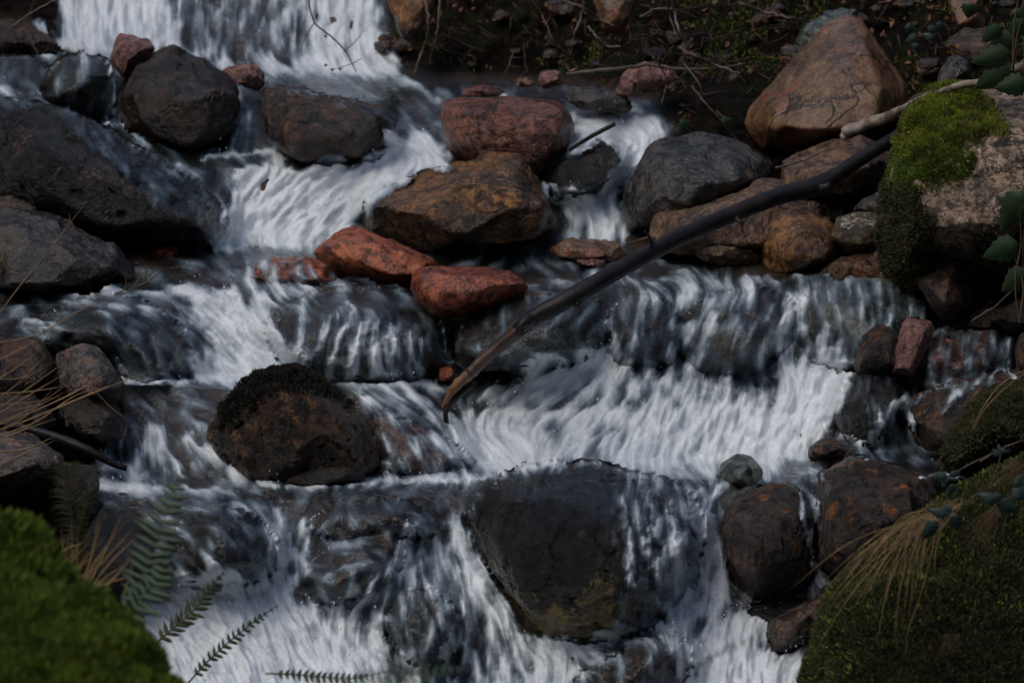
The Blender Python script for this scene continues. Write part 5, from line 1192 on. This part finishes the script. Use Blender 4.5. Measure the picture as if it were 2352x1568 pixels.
mA = rock('mossy_mound', 'bright green moss hump at the left edge, upper of the two in the foreground', 'moss mound', [(-120,1165),(20,1178),(95,1205),(135,1262),(150,1350),(160,1600),(120,2200),(-200,2200)], 6.3, .25, 'mossm_', sm=20, amp=.05)  if False else None
M['mossbase'] = simple('moss_underlayer', (.02, .034, .006), (.04, .055, .01), rough=.9, sc=12)
def mound(label, out, Y, T, n, seed):
    ob = rock('mossy_mound', label, 'moss mound', out, Y, T, 'mossbase', sm=20, amp=.05, seed=seed, lvl=6)
    reg = [(-400,1000),(900,1000),(900,1800),(-400,1800)]
    moss_on(ob, reg, n, .02, 'mossm', seed + 1, .5, .16, .02, name='moss')
    moss_on(ob, reg, n // 2, .023, 'mossg', seed + 2, .9, .13, .028, name='moss_tips', upmin=.05)
    return ob
mound('soft green moss mound at the left edge, the upper foreground one', [(-180,1195),(0,1206),(75,1233),(118,1292),(145,1370),(165,1600),(150,2200),(-240,2200)], 5.3, .25, 50000, 61)
mound('long green moss mound sloping into the bottom left corner', [(-120,1330),(70,1355),(180,1378),(265,1425),(320,1485),(355,1555),(410,1610),(430,1750),(420,2200),(-200,2200)], 5.1, .3, 80000, 71)

# ------------------------------------------------------------------ grass, ferns, brambles, ivy
def blade(mb, pts, w, up=(0, -1, .2)):
    pts = np.asarray(pts, float); n = len(pts); t = np.gradient(pts, axis=0); t /= np.linalg.norm(t, axis=1)[:, None] + 1e-9
    s = np.cross(t, np.array(up)); s /= np.linalg.norm(s, axis=1)[:, None] + 1e-9
    ww = w * np.r_[np.linspace(.8, 1, n // 2), np.linspace(1, .12, n - n // 2)]
    nrm = np.cross(s, t)
    a = pts - s * ww[:, None]; b = pts + s * ww[:, None]; c = pts + nrm * (ww * .5)[:, None]
    V = np.concatenate([a, c, b]); F = []
    for i in range(n - 1):
        F.append((i, i + 1, n + i + 1, n + i)); F.append((n + i, n + i + 1, 2 * n + i + 1, 2 * n + i)); F.append((2 * n + i, 2 * n + i + 1, i + 1, i))
    mb.add(V, F)
def tuft(label, strands, mat, name='grass_tuft', cat='dry grass', n=14, parent=None):
    """strands: (points in view, distance list or value, half width px)"""
    o_ = Pv(strands[0][0][0][0], strands[0][0][0][1], np.ravel(strands[0][1])[0]); mb = MB()
    for p_, y_, w_ in strands:
        c_ = spline(px(p_, y_), n); blade(mb, c_, w_ * MPP * float(np.mean(y_)))
    ob = mb.build(name, M[mat], parent, o_)
    return ob if parent else tag(ob, label, cat)
rg = random.Random(3)
ls = [([(-30,760),(20,690),(100,590),(203,458)], 1.4), ([(-30,790),(80,770),(180,715),(260,680),(350,640)], 1.3), ([(-30,840),(40,805),(100,775)], 1.5), ([(-30,885),(30,850),(95,800)], 1.8), ([(-30,930),(30,890),(110,810)], 1.5),
 ([(-30,955),(60,895),(150,830)], 1.6), ([(-30,965),(70,905),(165,848)], 1.3), ([(-30,985),(100,935),(200,885),(262,845)], 2.2), ([(-30,1000),(100,950),(220,900),(345,852)], 2.6), ([(-30,1010),(80,970),(180,905),(280,880)], 1.6),
 ([(-30,1020),(60,985),(130,960)], 1.8), ([(-30,905),(60,900),(160,885)], 1.4), ([(-30,1040),(60,1030),(130,1000)], 2), ([(-30,1080),(60,1040),(130,1010)], 1.8), ([(-30,1000),(60,955),(120,895)], 1.4), ([(-30,980),(70,940),(150,900)], 1.3),
 ([(-30,950),(80,930),(170,870)], 1.2), ([(-30,1015),(50,1012),(105,1018)], 1.7), ([(-30,870),(60,865),(120,830)], 1.1), ([(-30,930),(60,925),(140,910)], 1.2), ([(-30,640),(0,600),(28,540)], 1.4), ([(220,900),(260,940),(290,965),(285,1000),(275,1025)], 1.0)]
gt = tag(empty('grass_tuft', Pv(-30, 960, 7.5)), 'tuft of long yellow dry grass stalks leaning in from the left edge', 'dry grass')
tuft('tuft of long yellow dry grass stalks leaning in from the left edge', [(p_, [7.5 + .12 * math.sin(i * 2.1)] * len(p_), w_) for i, (p_, w_) in enumerate(ls)], 'straw', name='stalks', parent=gt)
hd = []
for (a, b, c, d) in ((265,678,300,650),(300,665,330,625),(320,655,352,640),(330,650,338,605),(290,668,285,620),(345,642,370,620),(275,675,310,668),(180,478,178,462),(160,505,158,488),(185,470,200,462),(310,650,322,612),(335,640,360,612)):
    hd.append(([(a, b), ((a + c) / 2 + 2, (b + d) / 2), (c, d)], [7.5] * 3, 1.6))
for h_ in (hd[:7] + hd[10:], hd[7:10]): tuft('', h_, 'strawdim', n=6, name='seed_head', parent=gt)
s2 = []
for i in range(34):
    a = rg.uniform(120, 200); e = (a + rg.uniform(-60, 140), rg.uniform(1195, 1330)); bse = (a, rg.uniform(1335, 1380)); mid = ((bse[0] + e[0]) / 2 - rg.uniform(0, 12), (bse[1] + e[1]) / 2)
    s2.append(([bse, mid, e], [rg.uniform(6.1, 6.4)] * 3, rg.uniform(1.2, 2.6)))
for p_ in ([(165,1400),(210,1280),(228,1182)], [(175,1400),(205,1300),(232,1200)], [(190,1390),(260,1330),(314,1262)], [(180,1390),(240,1270),(280,1180)], [(270,1450),(285,1370),(314,1265)], [(130,1290),(150,1262),(190,1248)]):
    s2.append((p_, [6.15] * 3, 2.8))
tuft('clump of stiff yellow straw rising behind the foreground moss mounds', s2, 'straw')
s3 = []
for i in range(64):
    t = rg.random(); bx = 2100 + 110 * t + rg.uniform(-14, 14); by = 1205 - 55 * t + rg.uniform(-10, 14)
    an = R(rg.uniform(100, 152) if i % 3 else rg.uniform(135, 155)); l = rg.uniform(120, 330) * (1.1 if an > 2.3 else .85)
    ex = bx + l * math.cos(an); ey = by + l * math.sin(an); mx_ = bx + l * .5 * math.cos(an) - 12; my = by + l * .45 * math.sin(an) - 14
    s3.append(([(bx, by), (mx_, my), (ex, ey)], [6.78 + .1*rg.random(), 6.76, 6.7], rg.uniform(.8, 1.5)))
for p_ in ([(2195,1165),(2000,1310),(1905,1440),(1870,1500)], [(2190,1170),(2040,1260),(1930,1360),(1885,1430)], [(2160,1190),(2110,1380),(2085,1450),(2080,1515)]): s3.append((p_, [6.75] * 4 if len(p_) == 4 else 6.75, 1.5))
tuft('thick drooping tuft of pale straw hanging over the lower right mossy boulder', s3, 'straw')
s4 = []
for i in range(22):
    bx, by = 2290 + rg.uniform(-12, 12), 1170 + rg.uniform(-10, 10); an = R(rg.uniform(100, 145)); l = rg.uniform(60, 120)
    s4.append(([(bx, by), (bx + l * .5 * math.cos(an), by + l * .5 * math.sin(an) - 4), (bx + l * math.cos(an), by + l * math.sin(an))], [6.72] * 3, 1.1))
tuft('small brown straw tuft near the right edge on the mossy boulder', s4, 'strawdim')
s4 = []
for i in range(26):
    bx, by = 2340 + rg.uniform(-14, 14), 1062 + rg.uniform(-10, 14); an = R(rg.uniform(70, 150)); l = rg.uniform(50, 110)
    s4.append(([(bx, by), (bx + l * .5 * math.cos(an), by + l * .5 * math.sin(an) - 6), (bx + l * math.cos(an), by + l * math.sin(an))], [6.85] * 3, 1.1))
tuft('small brown straw tuft at the top edge of the mossy boulder, right edge', s4, 'strawdim')
tuft('few short straws hanging low on the face of the mossy boulder', [([(2175 + 4 * k, 1455), (2178 + 6 * (k - 3), 1490), (2172 + 9 * (k - 3), 1530 - 3 * k)], [6.66] * 3, 1.0) for k in range(8)], 'strawdim')
tuft('bent golden grass stalk arching over the sliding slab, the taller one', [([(2215,1030),(2250,950),(2307,876),(2360,848),(2420,830)], [7.8] * 5, 1.5)], 'straw', 'grass_stalk')
tuft('bent golden grass stalk over the sliding slab, the lower one', [([(2225,1010),(2262,940),(2310,890),(2380,840)], [7.8] * 4, 1.3)], 'straw', 'grass_stalk')
tuft('short golden stalk lying on the mossy hump at the right edge', [([(2250,1060),(2300,1030),(2380,1000)], [7.6] * 3, 1.1)], 'straw', 'grass_stalk')
tuft('slender green-yellow grass blades at the right edge beside the big dull leaves', [([(2340,740),(2332,640),(2345,560),(2340,470)], [8.2] * 4, 2.2), ([(2341,742),(2350,650),(2330,590)], [8.2] * 3, 3)], 'strawdim')
tuft('slender yellow grass blades rising through the ivy, top right corner', [([(2325,160),(2330,60),(2338,0),(2345,-40)], [8.6] * 4, 2.2), ([(2323,162),(2335,90),(2352,20)], [8.6] * 3, 2)], 'strawdim')

def frond(label, stem, Y, wid, n, mat, w0=2.2, lw=3.4, ang=62, seed=0, droop=0, taper=True, name='fern_frond'):
    r_ = random.Random(seed); o_ = Pv(stem[0][0], stem[0][1], Y)
    f = tag(empty(name, o_), label, 'fern'); V, F = limb(stem, [Y] * len(stem), [w0, w0 * .8, w0 * .35], 30, .03, 6, seed)
    mb = MB(); mb.add(V, F); mb.build('stem', M['fernd' if mat == 'fernd' else 'fern'], f, o_)
    sp2 = spline(np.array(stem, float), 80); mb = MB()
    for k in range(n):
        t = .12 + .86 * k / (n - 1); i = int(t * 79); p_ = sp2[i]; d = sp2[min(79, i + 2)] - sp2[max(0, i - 2)]; d /= np.linalg.norm(d)
        L_ = wid * (math.sin(math.pi * (.18 + .8 * t)) if taper else 1) * r_.uniform(.85, 1.15)
        for sg in (1, -1):
            a = R(ang + r_.uniform(-9, 9)) * sg; e = np.array([d[0] * math.cos(a) - d[1] * math.sin(a), d[0] * math.sin(a) + d[1] * math.cos(a)])
            q_ = [p_, p_ + e * L_ * .55 + np.array([0, -droop * .3]), p_ + e * L_ + np.array([0, droop])]
            yy = [Y, Y - sg * .012, Y - sg * .03 - .01]
            c_ = spline(px(q_, yy), 7); blade(mb, c_, lw * MPP * Y * r_.uniform(.8, 1.1))
    mb.build('leaflets', M[mat], f, o_); return f
frond('pale blue-green fern frond standing in front of the grey-purple boulder', [(300,1430),(330,1330),(365,1220),(400,1130),(425,1075)], 5.9, 62, 17, 'fern', 2.5, 7.5, 74, 1)
frond('second pale fern frond, lower and wider, above the moss mound tip', [(270,1440),(310,1400),(360,1340),(385,1270)], 5.8, 50, 11, 'fern', 2.2, 8, 70, 2)
frond('tall thin needle-leaved green stem beside the rust red rock', [(172,1345),(182,1270),(165,1180),(150,1110),(152,1060)], 6.4, 42, 34, 'fernd', 3, 1.3, 66, 3, 6, False)
frond('faint grey-green needle-leaved stem right of the tall one', [(175,1240),(195,1170),(215,1110),(235,1060)], 6.5, 26, 18, 'fernd', 1.6, 1.1, 50, 4)
frond('dark olive fern frond pointing up over the white water, lower left', [(352,1482),(400,1440),(445,1400),(485,1350),(515,1312)], 6.9, 32, 15, 'fernd', 2.8, 5.2, 55, 5)
frond('thin dark fern frond right of the dark olive one', [(430,1570),(475,1520),(530,1470),(580,1430),(640,1388)], 6.9, 20, 17, 'fernd', 2.6, 4.4, 55, 6)
frond('low dark fern frond lying along the bottom edge', [(610,1546),(680,1548),(740,1554),(820,1556),(890,1540)], 6.5, 18, 18, 'fernd', 2.4, 4.6, 60, 7)
frond('blurred pale green fern frond at the bottom edge under the centre falls', [(760,1580),(860,1560),(960,1545),(1080,1535)], 5.2, 34, 16, 'fern', 1.5, 4, 62, 8)
frond('faint pale green fern tip in front of the lower right spray', [(1590,1540),(1650,1500),(1720,1470),(1790,1450)], 5.2, 16, 10, 'fern', 1.2, 2.5, 60, 9)

def leaf(parent, o_, u, v, Y, L_, W_, an, mat='leafb', tilt=.25, seed=0):
    r_ = np.random.RandomState(seed); n = 11; V = []; F = []
    for i in range(n):
        t = i / (n - 1); w = W_ * .9 * (math.sin(math.pi * t ** .7) ** .9) * (1 - .35 * t) * (1 + .1 * (-1) ** i) + .01
        for j in (-1, -.5, 0, .5, 1):
            x = t * L_; y = j * w; x2 = u + x * math.cos(an) - y * math.sin(an); y2 = v + x * math.sin(an) + y * math.cos(an)
            d = Y - (.35 * (1 - abs(j)) * w - t * t * L_ * tilt) * MPP * Y + (r_.uniform(-.4, .4)) * MPP * Y
            V.append(P(x2, y2, d))
    for i in range(n - 1):
        for j in range(4): a = i * 5 + j; F.append((a, a + 1, a + 6, a + 5))
    mb = MB(); mb.add(np.array(V).reshape(-1, 3), F); return mb.build('leaf', M[mat], parent, o_)
def sprig(label, leaves, stems, Y, mat='leafb', name='bramble', cat='plant', sw=2.0):
    o_ = Pv(leaves[0][0], leaves[0][1], Y); b = tag(empty(name, o_), label, cat)
    if stems: piece('stem', 'twig', b, o_, *[limb(s_, [Y + .01] * len(s_), [sw, sw * .7], 14, .08, 6, 9) for s_ in stems])
    for k, (u, v, L_, W_, a) in enumerate(leaves): leaf(b, o_, u, v, Y - .01 * (k % 3), L_, W_, R(a), mat, .25, k)
    return b
sprig('three blue-green bramble leaves over the drooping straw on the mossy boulder', [(2178,1182,52,17,195),(2150,1195,56,20,125),(2192,1178,42,19,80),(2185,1176,30,10,230)], [[(2160,1190),(2200,1165),(2250,1130)]], 6.62)
sprig('cluster of blue-green bramble leaves at the right edge above the straw tuft', [(2290,1150,50,18,200),(2290,1155,60,20,20),(2300,1135,46,16,150),(2345,1150,50,22,260),(2352,1160,44,18,40),(2330,1120,40,14,300),(2390,1130,40,20,200)], [[(2290,1150),(2330,1140),(2400,1120)]], 6.62)
sprig('small bramble sprig over the white trickle below the mossy hump', [(2178,1094,46,13,180),(2180,1092,30,11,340),(2190,1110,34,11,110),(2165,1108,26,9,70)], [[(2178,1094),(2220,1070),(2280,1040)]], 7.4)
sprig('tiny pale-leaved plant at the right bank top', [(2300,1040,24,6,200),(2300,1040,24,6,250),(2300,1040,22,6,300),(2300,1040,24,6,340),(2300,1040,22,6,160)], [[(2300,1042),(2290,1080)]], 7.0, 'leafb')
sprig('large dark ivy leaves hanging in the top right corner', [(2335,80,90,32,150),(2320,120,95,34,165),(2300,60,60,24,140),(2330,150,110,40,150),(2350,40,70,26,120),(2360,190,80,34,170),(2230,5,40,26,100),(2330,20,56,24,60),(2380,90,60,30,100)], [[(2355,-20),(2340,60),(2330,140),(2270,190)], [(2352,100),(2352,200)]], 8.75, 'leafg', 'ivy')
sprig('big dull green leaves at the right edge beside the mossy boulder', [(2352,440,110,44,120),(2340,560,90,40,160),(2360,620,80,36,140),(2370,480,90,40,200)], [[(2370,430),(2350,560),(2352,680)]], 8.35, 'leafg', 'ivy')
sprig('scattered small round green leaves between the triangular boulder and the ivy', [(2080,60,30,15,20),(2110,85,34,16,160),(2130,70,30,14,350),(2150,90,34,15,200),(2100,100,28,13,60),(2150,55,26,12,20)], [[(2080,60),(2120,80),(2170,60)]], 9.9, 'leafb', 'ivy')
sprig('single round green leaf at the shoreline under the twig tangle', [(1560,285,30,14,350),(1655,282,30,13,340)], [], 9.95, 'leafg', 'ivy')

# dead leaves and litter of the banks
litter = MB(); rl = random.Random(8)
for k in range(1500):
    u = rl.uniform(1340, 2400) if k % 4 else rl.uniform(900, 1400); v = rl.uniform(-60, 270)
    if v > 165 and u < 1300: continue
    if v > 215 and u < 1540: continue
    if rl.random() < .3: u, v = rl.uniform(2150, 2420), rl.uniform(560, 740)
    Y = float(base(u, v)) - rl.uniform(-.03, .05); c_ = np.array(Pv(u, v, Y)); s_ = rl.uniform(.006, .02)
    a = np.array([rl.gauss(0, 1) for _ in range(3)]); a /= np.linalg.norm(a); b = np.cross(a, [rl.gauss(0, 1) for _ in range(3)]); b /= np.linalg.norm(b); nrm = np.cross(a, b)
    V = [c_ - a * s_, c_ + b * s_ * .5 + nrm * s_ * .2, c_ + a * s_, c_ - b * s_ * .5 + nrm * s_ * .25]; litter.add(V, [(0, 1, 2), (0, 2, 3)])
tag(litter.build('leaf_litter', M['leafdead'], None, (0, 10, 1.5), smooth=False), 'dead brown leaves and fragments littering the dark upper bank', 'leaf litter', kind='stuff')
tw = MB(); rt = np.random.RandomState(4)
for k in range(420):
    u = rt.uniform(930, 2380); v = rt.uniform(-40, 250)
    if k > 260: u = rt.normal() * 110 + 1560; v = rt.normal() * 75 + 150
    if (v > 165 and u < 1300) or (v > 215 and u < 1540) or v > 330: continue
    a = rt.uniform(0, math.pi); l = rt.uniform(20, 80); Y = float(base(u, v)) - .05
    p_ = [(u, v), (u + l * .5 * math.cos(a) + rt.normal() * 6, v + l * .5 * math.sin(a) + rt.normal() * 6), (u + l * math.cos(a), v + l * math.sin(a))]
    V, F = limb(p_, [Y, Y - .03, Y], [rt.uniform(1, 2.4), .8], 7, .1, 4, k); tw.add(V, F)
tag(tw.build('twig_litter', M['twigdark'], None, (0, 10, 1.5)), 'fine broken twigs and rootlets tangled over the upper bank', 'twig litter', kind='stuff')
# dim moss tufts over the soil of the banks
n = 60000; rm_ = np.random.RandomState(9)
u = rm_.uniform(870, 2450, n); v = rm_.uniform(-80, 300, n); k_ = (n // 3)
u[:k_] = rm_.uniform(-120, 340, k_); v[:k_] = rm_.uniform(1100, 1500, k_)
kk = inpoly(u, v, STREAM) < .5; u = u[kk]; v = v[kk]; Yq = base(u, v) + .03; p = P(u, v, Yq)
msk = fbm(p * 3.1, 3) + .2 * fbm(p * 17, 2) > .02; p = p[msk]; n = len(p)
d = np.array([0, -.5, .7]) + rm_.normal(size=(n, 3)) * .5; d /= np.linalg.norm(d, axis=1)[:, None]; l = rm_.uniform(.006, .017, n)
s = np.cross(d, rm_.normal(size=(n, 3))); s /= np.linalg.norm(s, axis=1)[:, None]; s *= (l * .16)[:, None]
p = p - np.array([0, .05, 0]) * (.5 + fbm(p * 8, 3))[:, None]
VV = np.stack([p - s, p + s, p + d * l[:, None]], 1).reshape(-1, 3)
gsel = np.repeat((proj(p)[0] > 1560) | (fbm(p * 2.3 + 9, 2) > .15), 3)
for sel_, m_, lab in ((gsel, 'mossm', 'green moss growing over the upper right bank'), (~gsel, 'mossd', 'dark olive moss growing over the soil banks')):
    Q = VV[sel_]; mo = mesh_np('bank_moss', Q, np.arange(len(Q)).reshape(-1, 3), M[m_], smooth=False); tag(mo, lab, 'moss', kind='stuff')
